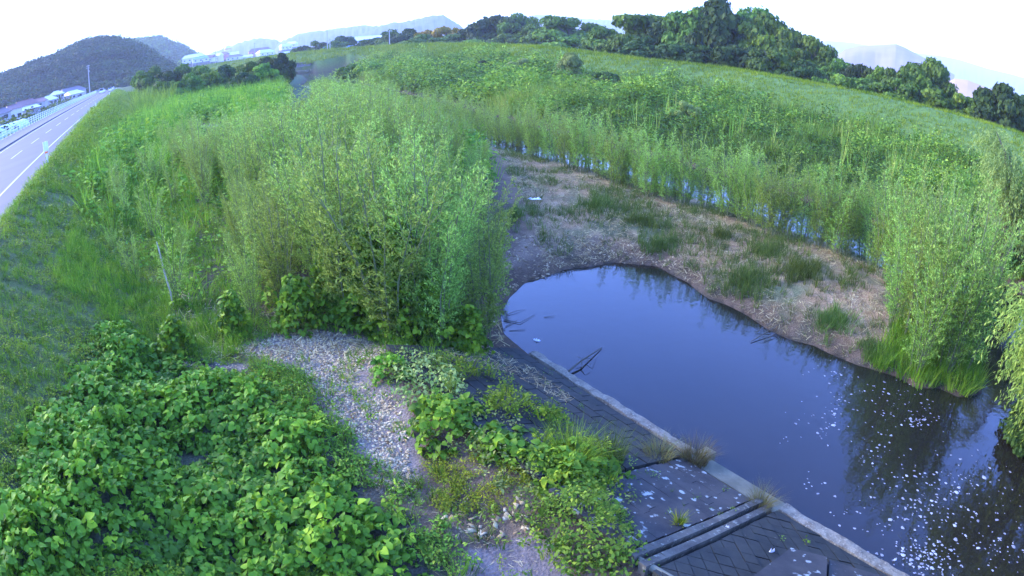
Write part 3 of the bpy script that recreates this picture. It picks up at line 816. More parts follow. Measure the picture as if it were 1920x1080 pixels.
# stone river wall below the far levee
def river_wall():
    pts = [AT(515, 130, 218)[:2], AT(545, 130, 214)[:2], AT(580, 128, 212)[:2], AT(615, 126, 214)[:2]]
    o = empty('river_wall', (*pts[1], 0), label='purple grey stone wall along the far river bend with a pale ledge', cat='river wall')
    def loc(p, z): return (p[0] - pts[1][0], p[1] - pts[1][1], z)
    mb = MB(); mb2 = MB(); mb3 = MB()
    for a, b in zip(pts[:-1], pts[1:]):
        d = Vector((b[0] - a[0], b[1] - a[1])).normalized(); n = Vector((-d.y, d.x)) * (1 if (-d.y * a[0] + d.x * a[1]) > 0 else -1)
        def q(p, off, z): return loc((p[0] + n.x * off, p[1] + n.y * off), z)
        mb.hexa([q(a, 0, -.5), q(b, 0, -.5), q(b, 6, -.5), q(a, 6, -.5), q(a, 1.5, 3.4), q(b, 1.5, 3.4), q(b, 6, 3.4), q(a, 6, 3.4)])
        mb2.hexa([q(a, -1.6, -.5), q(b, -1.6, -.5), q(b, .2, -.5), q(a, .2, -.5), q(a, -1.6, .9), q(b, -1.6, .9), q(b, .6, .9), q(a, .6, .9)])
        mb3.hexa([q(a, 1.2, 3.402), q(b, 1.2, 3.402), q(b, 2.2, 3.402), q(a, 2.2, 3.402), q(a, 1.2, 3.7), q(b, 1.2, 3.7), q(b, 2.2, 3.7), q(a, 2.2, 3.7)])
    mb.build('wall_face', M['wallstone'], o); mb2.build('ledge', M['cap'], o); mb3.build('coping', M['cap'], o)
river_wall()

# ------------------------------------------------------------------ hills
def hill(name, sil, D, depth, m, rough=.0, seed=1, zb=0.0, nx=260, kind='structure'):
    """sil: skyline points (px, py) read at distance D; the hill falls away to the front and the back"""
    pts = [(AZ(px, py), AT(px, py, D)[2]) for px, py in sil]
    pts.sort()
    a = np.linspace(pts[0][0], pts[-1][0], nx)
    zr = np.interp(a, [p[0] for p in pts], [p[1] for p in pts])
    prof = np.array([-1, -.85, -.7, -.55, -.42, -.3, -.2, -.12, -.05, 0, .1, .3, .6, 1.0])
    hh = np.array([0, .16, .34, .52, .67, .79, .88, .95, .99, 1, .98, .85, .5, 0])
    A, Pf = np.meshgrid(a, prof); _, Hh = np.meshgrid(a, hh)
    Z = zb + (zr[None] - zb) * Hh
    RR = D + Pf * depth
    X, Y = np.sin(A) * RR, np.cos(A) * RR
    w = np.clip(1 - np.abs(Hh - .5) * 2, 0, 1)
    Z = Z + fbm(X / 40, Y / 40, seed) * (zr[None] - zb) * .35 * w + fbm(X / 9, Y / 9, seed + 5) * rough
    ny = len(prof)
    V = np.stack([X.ravel(), Y.ravel(), Z.ravel()], 1)
    i = np.arange(ny - 1)[:, None] * nx; j = np.arange(nx - 1)[None]
    F = np.stack([i + j, i + j + 1, i + nx + j + 1, i + nx + j], -1).reshape(-1, 4)
    o = np_mesh(name, V, F, m, smooth=True)
    tag(o, kind=kind)
    return V
M['hillgreen'] = simple('wooded_hillside', (.035, .06, .028), .95, .35, .06)
M['hillpink'] = simple('sunlit_bare_hillside', (.20, .15, .13), .95, .12, .02)  # pink of the low sun is part of this hill colour
M['fieldsun'] = simple('sunlit_field', (.40, .26, .16), .95, .12, .03)  # warm sunlight on the slope, painted as the field's colour
S_LEFT = [(-60, 170), (0, 157), (20, 150), (60, 133), (100, 120), (120, 110), (150, 96), (160, 92), (180, 86), (200, 86), (225, 88), (240, 92), (262, 103), (300, 128), (320, 140)]
VL = hill('hill_wooded', S_LEFT, 480, 130, M['hillgreen'], 2.0, 3, .5)
S_2 = [(190, 110), (235, 92), (250, 87), (262, 85), (275, 86), (285, 84), (298, 81), (310, 89), (320, 90), (330, 95), (345, 101), (355, 108), (372, 118)]
VL2 = hill('hill_second', S_2, 900, 220, M['hillgreen'], 5, 5, 1)
hill('hill_far', [(330, 118), (380, 108), (400, 98), (430, 88), (450, 80), (475, 73), (505, 73), (520, 76), (535, 84), (560, 100)], 2100, 500, M['hillgreen'], 12, 7, 1)
hill('hill_far', [(500, 100), (525, 80), (540, 72), (560, 64), (580, 60), (620, 56), (650, 52), (680, 48), (705, 49), (730, 60), (760, 70)], 1900, 400, M['hillgreen'], 12, 8, 1)
hill('hill_far', [(640, 80), (690, 60), (710, 50), (740, 42), (760, 42), (790, 33), (810, 29), (835, 30), (850, 40), (880, 60), (930, 70)], 1500, 300, M['hillgreen'], 10, 9, 1)
hill('hill_far', [(850, 60), (920, 35), (985, 32), (1005, 28), (1040, 30), (1100, 36), (1150, 38), (1250, 60), (1330, 90)], 2600, 500, M['hillgreen'], 12, 11, 1)
hill('hill_bare', [(1540, 125), (1585, 92), (1610, 86), (1650, 84), (1680, 82), (1695, 88), (1712, 97), (1740, 112), (1790, 140)], 1100, 250, M['hillpink'], 0, 13, 1)
hill('hill_misty', [(1480, 95), (1550, 76), (1600, 80), (1680, 95), (1760, 104), (1800, 112), (1850, 128), (1900, 140), (1960, 158), (2050, 200)], 3600, 700, M['hillgreen'], 0, 15, 1)
hill('field_slope', [(1740, 175), (1790, 147), (1815, 150), (1840, 160), (1870, 172), (1900, 184)], 420, 60, M['fieldsun'], 0, 17, 2)

# ------------------------------------------------------------------ trees and bushes
def crown_mesh(name, seed, m, nl=26, nleaf=7000, size=.055, flat=.0, lean=0.0, lobe=(.17, .30), w=.75):
    """leaf clusters over a heap of lobes; radius about 1, height 0..1"""
    g = np.random.default_rng(seed)
    C = []; Rr = []
    while len(C) < nl:
        p = g.uniform(-1, 1, 3)
        if np.linalg.norm(p) < 1 and np.linalg.norm(p) > .25:
            z = .5 + p[2] * .40 - .06 * (p[0] ** 2 + p[1] ** 2)
            if flat: z = round(z / .16) * .16 + g.normal(0, .015)
            C.append((p[0] * .72, p[1] * .72, z)); Rr.append(g.uniform(*lobe))
    C = np.array(C); Rr = np.array(Rr)
    wh = g.integers(0, nl, nleaf)
    d = g.normal(0, 1, (nleaf, 3)); d[:, 2] += .25; d /= np.linalg.norm(d, axis=1)[:, None]
    rad = Rr[wh] * g.uniform(.72, 1.06, nleaf) * (1 + .25 * np.sin(d[:, 0] * 9 + wh) * np.sin(d[:, 1] * 8))
    zf = .36 if flat else .42
    P = C[wh] + d * rad[:, None] * np.array([1, 1, zf])
    P[:, 2] = np.clip(P[:, 2], .0, None)
    nr = d * 1.0 + g.normal(0, .55, (nleaf, 3)); nr[:, 2] += .6; nr /= np.linalg.norm(nr, axis=1)[:, None]
    t = np.cross(nr, g.normal(0, 1, (nleaf, 3))); t /= np.linalg.norm(t, axis=1)[:, None]
    b = np.cross(nr, t)
    s = size * g.uniform(.5, 1.35, nleaf)[:, None]
    asp = np.array([1, 1, w])
    V = np.stack([P - t * s, P - b * s * w, P + t * s, P + b * s * w], 1).reshape(-1, 3)
    F = np.arange(nleaf * 4).reshape(-1, 4)
    lt = g.uniform(0, 1, nl)
    tint = np.clip(lt[wh] * .55 + g.uniform(0, .5, nleaf), 0, 1)
    V[:, 2] = np.clip(V[:, 2], .0, 1.05)
    me = np_mesh(name, V, F, m, tint=np.repeat(tint, 4), link=False).data
    return me
def trunk_mesh(name, seed):
    r = random.Random(seed); mb = MB()
    mb.tube([(0, 0, -.08), (.01, 0, .2), (.03, .02, .45), (.0, .03, .75)], [.05, .04, .028, .008], 7)
    for k in range(7):
        a = k * 2.4 + r.uniform(-.4, .4); z0 = .15 + .08 * k; L = r.uniform(.3, .55)
        mb.tube([(.01, 0, z0), (math.cos(a) * L * .5, math.sin(a) * L * .5, z0 + .10), (math.cos(a) * L, math.sin(a) * L, z0 + .22)], [.022, .014, .004], 5)
    o = mb.build(name, M['bark']); me = o.data; bpy.data.objects.remove(o)
    return me
TR = [trunk_mesh('trunk', 5), trunk_mesh('trunk', 6)]
CR = {}
for i in range(4):
    CR['tree%d' % i] = crown_mesh('crown', 100 + i, M['tree'], 46, 15000, .046)
for i in range(2):
    CR['dark%d' % i] = crown_mesh('crown', 120 + i, M['dark'], 46, 15000, .046)
    CR['bush%d' % i] = crown_mesh('crown', 140 + i, M['field'], 18, 6000, .075)
    CR['layer%d' % i] = crown_mesh('crown', 160 + i, M['tree'], 36, 11000, .046, flat=1, lobe=(.2, .32))
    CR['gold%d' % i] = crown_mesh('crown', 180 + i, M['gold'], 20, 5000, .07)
    CR['silver%d' % i] = crown_mesh('crown', 190 + i, M['silver'], 26, 9000, .05, w=.4)
def plant_tree(kind, X, Y, zb, w, h, label, cat='tree', group=None, name='tree', rz=None):
    o = empty(name, (X, Y, zb), rnd.uniform(0, 6.28) if rz is None else rz, label=label, cat=cat, group=group)
    c = bpy.data.objects.new('crown', CR[kind]); COL.objects.link(c); c.parent = o; c.scale = (w, w, h)
    c.location = (0, 0, 0)
    t = bpy.data.objects.new('trunk', TR[rnd.randint(0, 1)]); COL.objects.link(t); t.parent = o; t.scale = (w * .8, w * .8, h)
    return o
def tree_px(px, top, hw, D, kind, label, **k):
    X, Y, Zt = AT(px, top, D); zb = gz(X, Y) - .2
    h = Zt - zb; w = hw / FPX * math.hypot(D, 4) * 1.3
    plant_tree(kind, X, Y, zb, w, h, label, **k)
GR = 'trees beyond the right levee'
for a in [
    (1330, 6, 60, 106, 'tree3', 'tree shoulder just left of and behind the tallest crown'),
    (1400, 4, 60, 104, 'tree1', 'tree shoulder just right of and behind the tallest crown'),
    (1462, 34, 56, 100, 'dark0', 'dark tree behind the bright green shoulder tree'),
    (1275, 22, 56, 110, 'tree2', 'tree behind the gap between the dark and the broad dark tree'),
    (1190, 16, 60, 108, 'layer0', 'layered tree with flat tiers, leftmost of the tall wood right of centre'),
    (1140, 48, 48, 118, 'tree1', 'rounded green tree just left of the tiered tree'),
    (1250, 26, 55, 104, 'dark0', 'dark tree between the tiered tree and the tallest crown'),
    (1305, 14, 62, 100, 'tree0', 'broad dark tree left of the tallest crown'),
    (1358, -8, 74, 98, 'dark1', 'tallest tree, its crown touching the top of the picture'),
    (1432, 22, 64, 96, 'tree2', 'broad tree right of the tallest crown'),
    (1488, 42, 56, 92, 'tree3', 'bright green tree on the right shoulder of the tall wood'),
    (1528, 72, 46, 88, 'tree0', 'tree at the right end of the tall wood, above the drop to lower trees'),
    (1215, 66, 50, 98, 'dark1', 'low dark tree under the tiered tree, at the levee edge'),
    (1290, 74, 56, 92, 'dark0', 'low dark bushy tree below the broad dark one, at the levee edge'),
    (1375, 76, 56, 88, 'dark0', 'low dark tree directly below the tallest crown'),
    (1450, 82, 48, 84, 'tree1', 'lower green tree with pale leaves below the bright shoulder tree'),
    (1505, 110, 40, 82, 'dark1', 'dark shrub filling the foot of the wood at its right end'),
    (1572, 108, 40, 84, 'tree2', 'low tree just right of the tall wood'),
    (1616, 112, 38, 82, 'dark0', 'dark low tree in front of the bare hill, left one'),
    (1660, 118, 38, 80, 'tree3', 'green low tree in front of the bare hill, middle one'),
    (1700, 116, 42, 78, 'tree1', 'green tree left of the yellow topped one'),
    (1745, 106, 52, 80, 'tree2', 'domed tree with a yellowish flat top, right of the bare hill'),
    (1680, 146, 46, 74, 'tree0', 'wide bushy tree below the yellow topped dome'),
    (1608, 138, 44, 76, 'tree3', 'bushy tree low behind the levee under the bare hill'),
    (1758, 168, 44, 72, 'bush0', 'light green bush below the yellow topped dome, left'),
    (1808, 168, 42, 74, 'bush1', 'light green bush between the domed tree and the dark right tree'),
    (1832, 196, 40, 70, 'bush0', 'low green bush at the foot of the dark right tree'),
    (1880, 152, 56, 68, 'dark1', 'very dark round tree near the right edge behind the levee'),
    (1925, 168, 50, 70, 'dark0', 'very dark tree cut by the right edge behind the levee'),
    (1560, 130, 34, 78, 'bush1', 'small bush at the foot of the low trees right of the tall wood'),
]: tree_px(*a, group=GR)
tree_px(1752, 100, 22, 82, 'gold0', 'small sunlit yellow tree top behind the domed tree', group=GR)
GM = 'trees beyond the levee in the middle'
for a in [
    (1065, 26, 66, 150, 'tree1', 'big dome shaped tree standing alone between the two tall woods'),
    (1125, 46, 40, 160, 'tree2', 'tree filling the gap right of the lone dome'),
    (1020, 56, 44, 150, 'tree3', 'tree at the left foot of the lone dome'),
    (935, 20, 56, 185, 'dark0', 'tall flat topped dark tree right of the golden bushes'),
    (975, 24, 40, 180, 'tree0', 'tall tree, right half of the flat topped pair'),
    (900, 34, 26, 190, 'layer1', 'slim tree at the left edge of the flat topped pair'),
    (1000, 44, 34, 175, 'tree2', 'mid green tree sloping down right of the flat topped pair'),
    (960, 58, 50, 170, 'tree3', 'pale green tree in front of the flat topped pair'),
    (880, 52, 40, 190, 'dark1', 'dark shrub below the golden bushes'),
    (840, 62, 44, 190, 'tree1', 'green shrub under the middle of the golden bushes'),
    (800, 64, 40, 200, 'tree0', 'green shrub left of the golden bushes'),
    (905, 68, 44, 175, 'bush1', 'light green bush at the levee edge below the flat topped pair'),
    (850, 72, 44, 180, 'dark0', 'dark low bush at the levee edge under the golden bushes'),
    (1060, 70, 50, 135, 'bush0', 'light green bush below the lone dome tree'),
    (1120, 78, 46, 130, 'dark1', 'dark bush at the levee edge right of the lone dome'),
    (1000, 74, 44, 140, 'dark0', 'dark bush at the levee edge left of the lone dome'),
    (762, 52, 34, 225, 'dark1', 'tree right of the lone utility pole'),
    (735, 54, 30, 230, 'tree2', 'tree just left of the lone utility pole'),
    (705, 66, 34, 240, 'dark0', 'dark tree right of the pale walled house'),
    (775, 72, 40, 210, 'bush1', 'low bush right of the lone pole at the levee edge'),
    (725, 74, 34, 225, 'tree3', 'low green tree behind the foot of the lone pole'),
    (682, 78, 30, 240, 'dark1', 'low dark tree behind the levee between the roofs and the lone pole'),
    (642, 62, 24, 280, 'dark0', 'dome shaped dark tree right of the twin poles'),
    (632, 76, 28, 262, 'tree0', 'low tree at the foot of the dome right of the twin poles'),
    (592, 74, 20, 275, 'tree1', 'tree left of the twin poles'),
    (606, 78, 18, 268, 'dark1', 'dark tree directly behind the twin poles'),
    (570, 82, 18, 280, 'dark0', 'low dark tree at the left end of the levee trees'),
    (555, 86, 12, 290, 'tree3', 'small tree beside the white hut on the levee'),
]: tree_px(*a, group=GM)
for a in [(836, 42, 30, 205, 'gold0', 'sunlit golden bush, highest of the golden ones'), (805, 50, 28, 208, 'gold1', 'sunlit golden bush, left of the highest golden one'), (862, 46, 22, 203, 'gold1', 'sunlit golden bush, right of the highest golden one')]:
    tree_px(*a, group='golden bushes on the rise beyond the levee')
GL = 'bushes along the left bank of the river'
for a in [
    (262, 134, 24, 150, 'bush0', 'olive green bush at the left end beside the road vanishing point'),
    (285, 122, 30, 140, 'tree1', 'rounded bush second from the road, with a bright top'),
    (315, 126, 30, 132, 'dark0', 'dark bush between the two rounded left ones'),
    (345, 118, 30, 140, 'tree2', 'rounded bush below the left end of the village'),
    (375, 116, 32, 130, 'tree3', 'bush with light sprays below the village red boards'),
    (392, 128, 30, 112, 'bush1', 'light green bush in front of the dark ones, left of centre'),
    (420, 120, 30, 125, 'dark1', 'dark bush in front of the round tank'),
    (446, 122, 26, 130, 'tree0', 'bush right of the round tank, beneath the pale field'),
    (470, 112, 30, 112, 'tree1', 'tall olive bush left of the dark river trees'),
    (496, 120, 30, 104, 'bush0', 'light green bush directly before the dark river trees'),
    (500, 100, 26, 122, 'dark0', 'upper dark tree left of the bright stretch of water'),
    (524, 97, 26, 116, 'dark1', 'tallest dark tree leaning over the bright stretch of water'),
    (532, 126, 9, 110, 'dark0', 'dark shrub touching the bright stretch of water'),
    (455, 134, 30, 98, 'dark1', 'low dark bush in front of the tall olive one'),
    (350, 138, 32, 105, 'tree0', 'low bush in the second row below the village'),
    (305, 146, 28, 112, 'tree3', 'low bush near the road bank in the second row'),
]: tree_px(*a, group=GL)
# shrubs in the field across the river
GF = 'pale shrubs standing in the river field'
for a in [(1070, 96, 30, 78, 'silver0', 'round silvery shrub highest in the river field'), (975, 106, 30, 88, 'silver1', 'greyish shrub left of the round silvery one'),
          (1290, 186, 26, 46, 'silver1', 'silvery willow shrub in the middle of the river field'), (905, 112, 26, 95, 'dark1', 'dark weedy shrub far in the field'),
          (1140, 130, 34, 66, 'dark0', 'dark bush right of the round silvery shrub'), (800, 112, 30, 105, 'bush1', 'leafy bush in the far field left of the grey shrub'),
          (700, 118, 26, 120, 'bush0', 'leafy bush in the far field near the river bend'), (655, 118, 24, 128, 'tree1', 'green bush right of the bright stretch of water')]:
    tree_px(*a, cat='shrub', name='shrub', group=GF)

# ------------------------------------------------------------------ big willows on the right bank
def drooping_willow(name, loc, seed, h, wr, label, m, n_str=240, droop=1.6, leaf=.085, group=None, direc=None, arch=1.0):
    g = np.random.default_rng(seed); r = random.Random(seed)
    o = empty(name, loc, 0, label=label, cat='willow tree', group=group)
    tb = MB(); stems = []
    for k in range(9):
        a = r.uniform(0, 6.28) if direc is None else direc + r.uniform(-1.2, 1.2)
        L = wr * r.uniform(.5, 1.0); hh = h * r.uniform(.7, 1.0)
        pts = [(0, 0, -.3), (math.cos(a) * L * .25, math.sin(a) * L * .25, hh * .45), (math.cos(a) * L * .6, math.sin(a) * L * .6, hh * .8), (math.cos(a) * L, math.sin(a) * L, hh * .92)]
        tb.tube(pts, [.14, .09, .05, .015], 6); stems.append(pts)
    tb.build('trunk', M['bark'], o)
    P, T = [], []
    for k in range(n_str):
        st = np.array(stems[r.randrange(len(stems))]); t = r.uniform(.8, 3.0); i = min(2, int(t)); p = st[i] + (st[i + 1] - st[i]) * (t - i)
        p = p + g.normal(0, .25, 3) * np.array([1, 1, .8])
        a = math.atan2(p[1], p[0]) + r.uniform(-.9, .9); out = r.uniform(.4, 1.1); L = r.uniform(.6, 1.0) * droop
        nn = int(26 * L)
        for j in range(nn):
            u = j / nn
            q = p + np.array([math.cos(a) * out * (u ** .7), math.sin(a) * out * (u ** .7), .35 * u * arch - L * u * u])
            dirv = np.array([math.cos(a) * out * .4, math.sin(a) * out * .4, .3 - 1.8 * u * L])
            P.append(q + g.normal(0, .035, 3)); T.append(dirv / np.linalg.norm(dirv))
    P = np.array(P); T = np.array(T) + g.normal(0, .45, (len(P), 3)); T /= np.linalg.norm(T, axis=1)[:, None]
    B = np.cross(T, g.normal(0, 1, T.shape)); B /= np.linalg.norm(B, axis=1)[:, None]
    s = leaf * g.uniform(.7, 1.3, len(P))[:, None]
    V = np.stack([P, P + T * s * .5 - B * s * .14, P + T * s, P + T * s * .5 + B * s * .14], 1).reshape(-1, 3)
    np_mesh('crown', V, np.arange(len(V)).reshape(-1, 4), m, parent=o, tint=np.repeat(np.clip(g.uniform(0, 1, len(P)), 0, 1), 4))
    return o
def at_ground(x, y): return (x, y, max(gz(x, y), 0))
X, Y, _ = AT(1905, 560, 24)
drooping_willow('silver_willow', at_ground(19.9, 17.4), 31, 6.3, 2.0, 'tall silvery willow rising along the right edge above the channel', M['silver'], 1300, 1.1, .14)
drooping_willow('silver_willow', at_ground(21.4, 15.6), 32, 6.6, 3.0, 'silvery willow behind the tall one, mostly beyond the right edge', M['silver'], 900, 1.2, .14)
drooping_willow('weeping_willow', at_ground(12.3, 6.9), 33, 3.6, 2.8, 'bright green willow drooping over the water at the right edge', M['willow'], 620, 1.5, .12, direc=2.75)
drooping_willow('willow_tree', at_ground(12.6, 5.2), 34, 7.4, 3.2, 'tall willow just beyond the right edge, seen as a dark reflection', M['tree'], 700, 1.5, .17)
drooping_willow('willow_tree', at_ground(16.5, 5.5), 35, 8.6, 4.0, 'tallest willow beyond the right edge behind the drooping one', M['tree'], 700, 1.5, .18)
tree_specs = [(1905, 800, 11.8, 7.3, 1.1, 1.5, 'dark0', 'low dark bush dipping into the water below the drooping willow'),
              (1915, 720, 14.6, 8.6, 1.0, 1.3, 'dark1', 'dark bush behind the drooping willow at the water edge'),
              (0, 0, 21.0, 18.0, 1.8, 2.4, 'dark0', 'dark bank bush below the silvery willow across the channel'),
              (0, 0, 19.4, 21.5, 1.4, 1.7, 'tree1', 'low bush at the far water edge right of the willow row'),
              (0, 0, 12.8, 3.0, 2.0, 3.2, 'tree2', 'bushy tree on the right bank just outside the picture')]
for _, _, X, Y, w, h, kd, lab in tree_specs:
    plant_tree(kd, X, Y, gz(X, Y) - .1, w, h, lab, cat='bush', name='bush', group='dark bushes on the right bank')

# ------------------------------------------------------------------ feathery willow saplings
def sapling_meshes(seed, h, spread, nst, dens, leaf=.060, base=.12):
    g = np.random.default_rng(seed); r = random.Random(seed)
    tb = MB(); P, T, C = [], [], []
    for k in range(nst):
        a = 6.28 * k / nst + r.uniform(-.5, .5); L = spread * (r.uniform(.1, .4) if k == 0 else r.uniform(.4, 1.1)); hh = h * (1.0 if k == 0 else r.uniform(.6, .96)) * (1 - .10 * L / spread)
        b = r.uniform(.02, .22)
        p0 = np.array([math.cos(a) * b, math.sin(a) * b, -.1]); p1 = np.array([math.cos(a) * (b + L * .30), math.sin(a) * (b + L * .30), hh * .45])
        p2 = np.array([math.cos(a) * (b + L * .75) + r.uniform(-.1, .1), math.sin(a) * (b + L * .75) + r.uniform(-.1, .1), hh * .8])
        p3 = np.array([math.cos(a) * (b + L) + r.uniform(-.15, .15), math.sin(a) * (b + L) + r.uniform(-.15, .15), hh])
        tb.tube([p0, p1, p2, p3], [.020, .014, .008, .002], 5, cap=False)
        S = [p0, p1, p2, p3]; zz = [0, .45, .8, 1.0]
        nb = int(50 * dens)
        for j in range(nb):
            u = base + (1 - base) * (j + r.random()) / nb
            i = 0 if u < .45 else (1 if u < .8 else 2)
            f = (u - zz[i]) / (zz[i + 1] - zz[i]); p = S[i] + (S[i + 1] - S[i]) * f
            ba = a + r.uniform(-1.9, 1.9); bl = (.14 + .56 * (1 - u) ** .6 * min(1, .25 + u * 2.4)) * r.uniform(.6, 1.2) * h / 3.6
            d = np.array([math.cos(ba) * .66, math.sin(ba) * .66, .60 + .30 * u])
            if r.random() < .25: tb.tube([p, p + d * bl], [.004, .0015], 3, cap=False)
            n = int(bl * 48)
            for q in range(n):
                w = (q + .5) / n
                P.append(p + d * bl * w + np.array([0, 0, -.16 * w * w])); T.append(d + g.normal(0, .65, 3)); C.append(u)
    P = np.array(P) + g.normal(0, .012, (len(P), 3)); T = np.array(T); T /= np.linalg.norm(T, axis=1)[:, None]
    B = np.cross(T, g.normal(0, 1, T.shape)); B /= np.linalg.norm(B, axis=1)[:, None]
    s = leaf * g.uniform(.6, 1.35, len(P))[:, None]
    V = np.stack([P, P + T * s * .5 - B * s * .17, P + T * s, P + T * s * .5 + B * s * .17], 1).reshape(-1, 3)
    tint = np.clip(g.uniform(0, .85, len(P)) ** 1.3 + .05, 0, 1)
    fo = np_mesh('crown', V, np.arange(len(V)).reshape(-1, 4), M['willow'], tint=np.repeat(tint, 4), link=False).data
    st = tb.build('stems', M['stem']); sm = st.data; bpy.data.objects.remove(st)
    return fo, sm
SAP = [sapling_meshes(200 + i, 3.6, [.75, .9, .6, 1.0, .8, .7][i], [9, 11, 7, 12, 9, 6][i], [.95, .9, 1.0, .9, .95, .7][i]) for i in range(6)]
def sapling(X, Y, h, label, group, v=None, wide=1.0, zb=None):
    o = empty('willow_sapling', (X, Y, gz(X, Y) - .03 if zb is None else zb), rnd.uniform(0, 6.28), label=label, cat='willow sapling', group=group)
    fo, sm = SAP[v if v is not None else rnd.randrange(5)]
    for nm, me in (('crown', fo), ('stems', sm)):
        c = bpy.data.objects.new(nm, me); COL.objects.link(c); c.parent = o; c.scale = (h / 3.6 * wide, h / 3.6 * wide, h / 3.6)
    return o
_U = ['', 'first', 'second', 'third', 'fourth', 'fifth', 'sixth', 'seventh', 'eighth', 'ninth']
_T = ['tenth', 'eleventh', 'twelfth', 'thirteenth', 'fourteenth', 'fifteenth', 'sixteenth', 'seventeenth', 'eighteenth', 'nineteenth']
_D = {2: 'twent', 3: 'thirt', 4: 'fort', 5: 'fift', 6: 'sixt'}
def ordinal(n):
    if n < 10: return _U[n]
    if n < 20: return _T[n - 10]
    return _D[n // 10] + ('ieth' if n % 10 == 0 else 'y-' + _U[n % 10])
ROW = [(800, 226, 166), (822, 236, 172), (842, 246, 178), (862, 254, 182), (884, 262, 186), (912, 272, 190), (940, 282, 196), (968, 288, 196), (1000, 298, 200), (1030, 304, 204), (1062, 314, 208), (1090, 322, 214), (1122, 332, 222), (1152, 346, 226), (1185, 352, 240), (1212, 368, 252), (1246, 378, 258), (1284, 384, 262),
       (1362, 405, 268), (1392, 415, 282), (1438, 436, 300), (1470, 448, 304), (1535, 462, 318), (1562, 474, 322), (1620, 490, 332), (1655, 520, 330), (1690, 560, 342), (1722, 600, 350), (1752, 560, 345),
       (1700, 640, 372), (1745, 668, 352), (1775, 700, 378), (1800, 690, 392), (1790, 640, 380), (1670, 610, 400), (1718, 702, 420)]
ROW2 = []
for i, (px, py, top) in enumerate(ROW):
    ROW2.append((px, py, top))
    if i < 29:      # a second, smaller stem clump close to each
        nx_ = ROW[i + 1]
        ROW2.append(((px + nx_[0]) / 2 + rnd.uniform(-4, 4), (py + nx_[1]) / 2 - rnd.uniform(0, 5), (top + nx_[2]) / 2 + rnd.uniform(-4, 14)))
ROW = ROW2
for i, (px, py, top) in enumerate(ROW):
    X, Y = GG(px, py); zg = gz(X, Y)
    D = math.hypot(X, Y); h = H + math.tan(EL(px, top)) * D - zg
    sapling(X, Y, max(h, 1.2) * 1.22, 'feathery sapling on the sandbar, %s from the far end of the row' % ordinal(i + 1), 'willow saplings in a row along the channel', wide=rnd.uniform(.85, 1.15) if i < 50 else .9)

THICK = PG([(905, 612), (855, 632), (760, 640), (600, 596), (430, 604), (300, 590), (240, 560), (170, 470), (160, 420), (190, 330), (250, 250), (330, 200), (440, 178), (560, 175), (720, 190), (860, 225), (905, 262), (925, 330), (930, 430), (925, 540)], 1.0)
used = []
CONT_X = [120, 200, 250, 300, 350, 440, 500, 560, 620, 680, 740, 800, 860, 900, 940]
CONT_Y = [330, 285, 235, 215, 205, 195, 172, 150, 128, 134, 150, 172, 205, 240, 300]
CONT_NEAR = [400, 390, 375, 345, 355, 330, 250, 205, 175, 170, 190, 215, 250, 290, 380]
def px_of(x, y, z):             # picture column of a point
    dz = z - H
    cz = y * math.cos(PITCH) - dz * math.sin(PITCH); cy = y * math.sin(PITCH) + dz * math.cos(PITCH)
    th = math.acos(cz / math.sqrt(x * x + y * y + dz * dz))
    return 960 + x / math.hypot(x, cy) * 2 * FPX * math.sin(th / 2)
g2 = np.random.default_rng(5)
cx_, cy_ = THICK.min(0), THICK.max(0)
cand = np.column_stack([g2.uniform(cx_[0], cy_[0], 14000), g2.uniform(cx_[1], cy_[1], 14000)])
cand = cand[inside(cand[:, 0], cand[:, 1], THICK)]
cand = cand[~inside(cand[:, 0], cand[:, 1], Z_CLEAR)]
cand = cand[seg_dist(cand[:, 0], cand[:, 1], WATER) > .5]
cand = cand[road_s(cand[:, 0], cand[:, 1]) > -1.6]
cand = cand[np.argsort(np.hypot(cand[:, 0], cand[:, 1]))]
zone_lab = {'front': 'feathery willow sapling at the front of the dense thicket left of the pond',
            'mid': 'feathery willow sapling in the middle of the dense thicket left of the pond',
            'left': 'thin feathery willow sapling in the loose stand between the road bank and the thicket',
            'back': 'distant willow sapling in the soft pale belt behind the thicket'}
for x, y in cand:
    D = math.hypot(x, y); s = road_s(x, y)
    px_az = math.degrees(math.atan2(x, y))
    if -23.5 < px_az < -17.8 and D > 36: continue
    sp = .82 + .042 * max(0, D - 12) + (1.2 if s < 2.5 and D < 45 else 0)
    if all((x - a) ** 2 + (y - b) ** 2 > sp * sp for a, b in used):
        if len(used) > 225: break
        used.append((x, y))
        nn = float(fbm(np.array([x * .3]), np.array([y * .3]), 77)[0])
        left = s < 3.0
        zg = gz(x, y)
        u_ = px_of(x, y, zg + 3)
        cap = float(np.interp(u_, CONT_X, CONT_NEAR if D < 22 else CONT_Y)) + rnd.uniform(-6, 38) + (30 if D < 22 and rnd.random() < .4 else 0)
        hmax = H + math.tan(EL(u_, cap)) * D - zg
        h = min((3.0 if left else 5.0) + nn * 1.6 + rnd.uniform(-.5, .5), hmax)
        if h < .9: continue
        zn = 'left' if left and D < 42 else ('front' if D < 16 else ('mid' if D < 32 else 'back'))
        sapling(x, y, h, zone_lab[zn], 'willow saplings, ' + zn + ' part of the thicket', v=(5 if left and rnd.random() < .5 else None), wide=rnd.uniform(.85, 1.15) if D < 30 else 1.35)
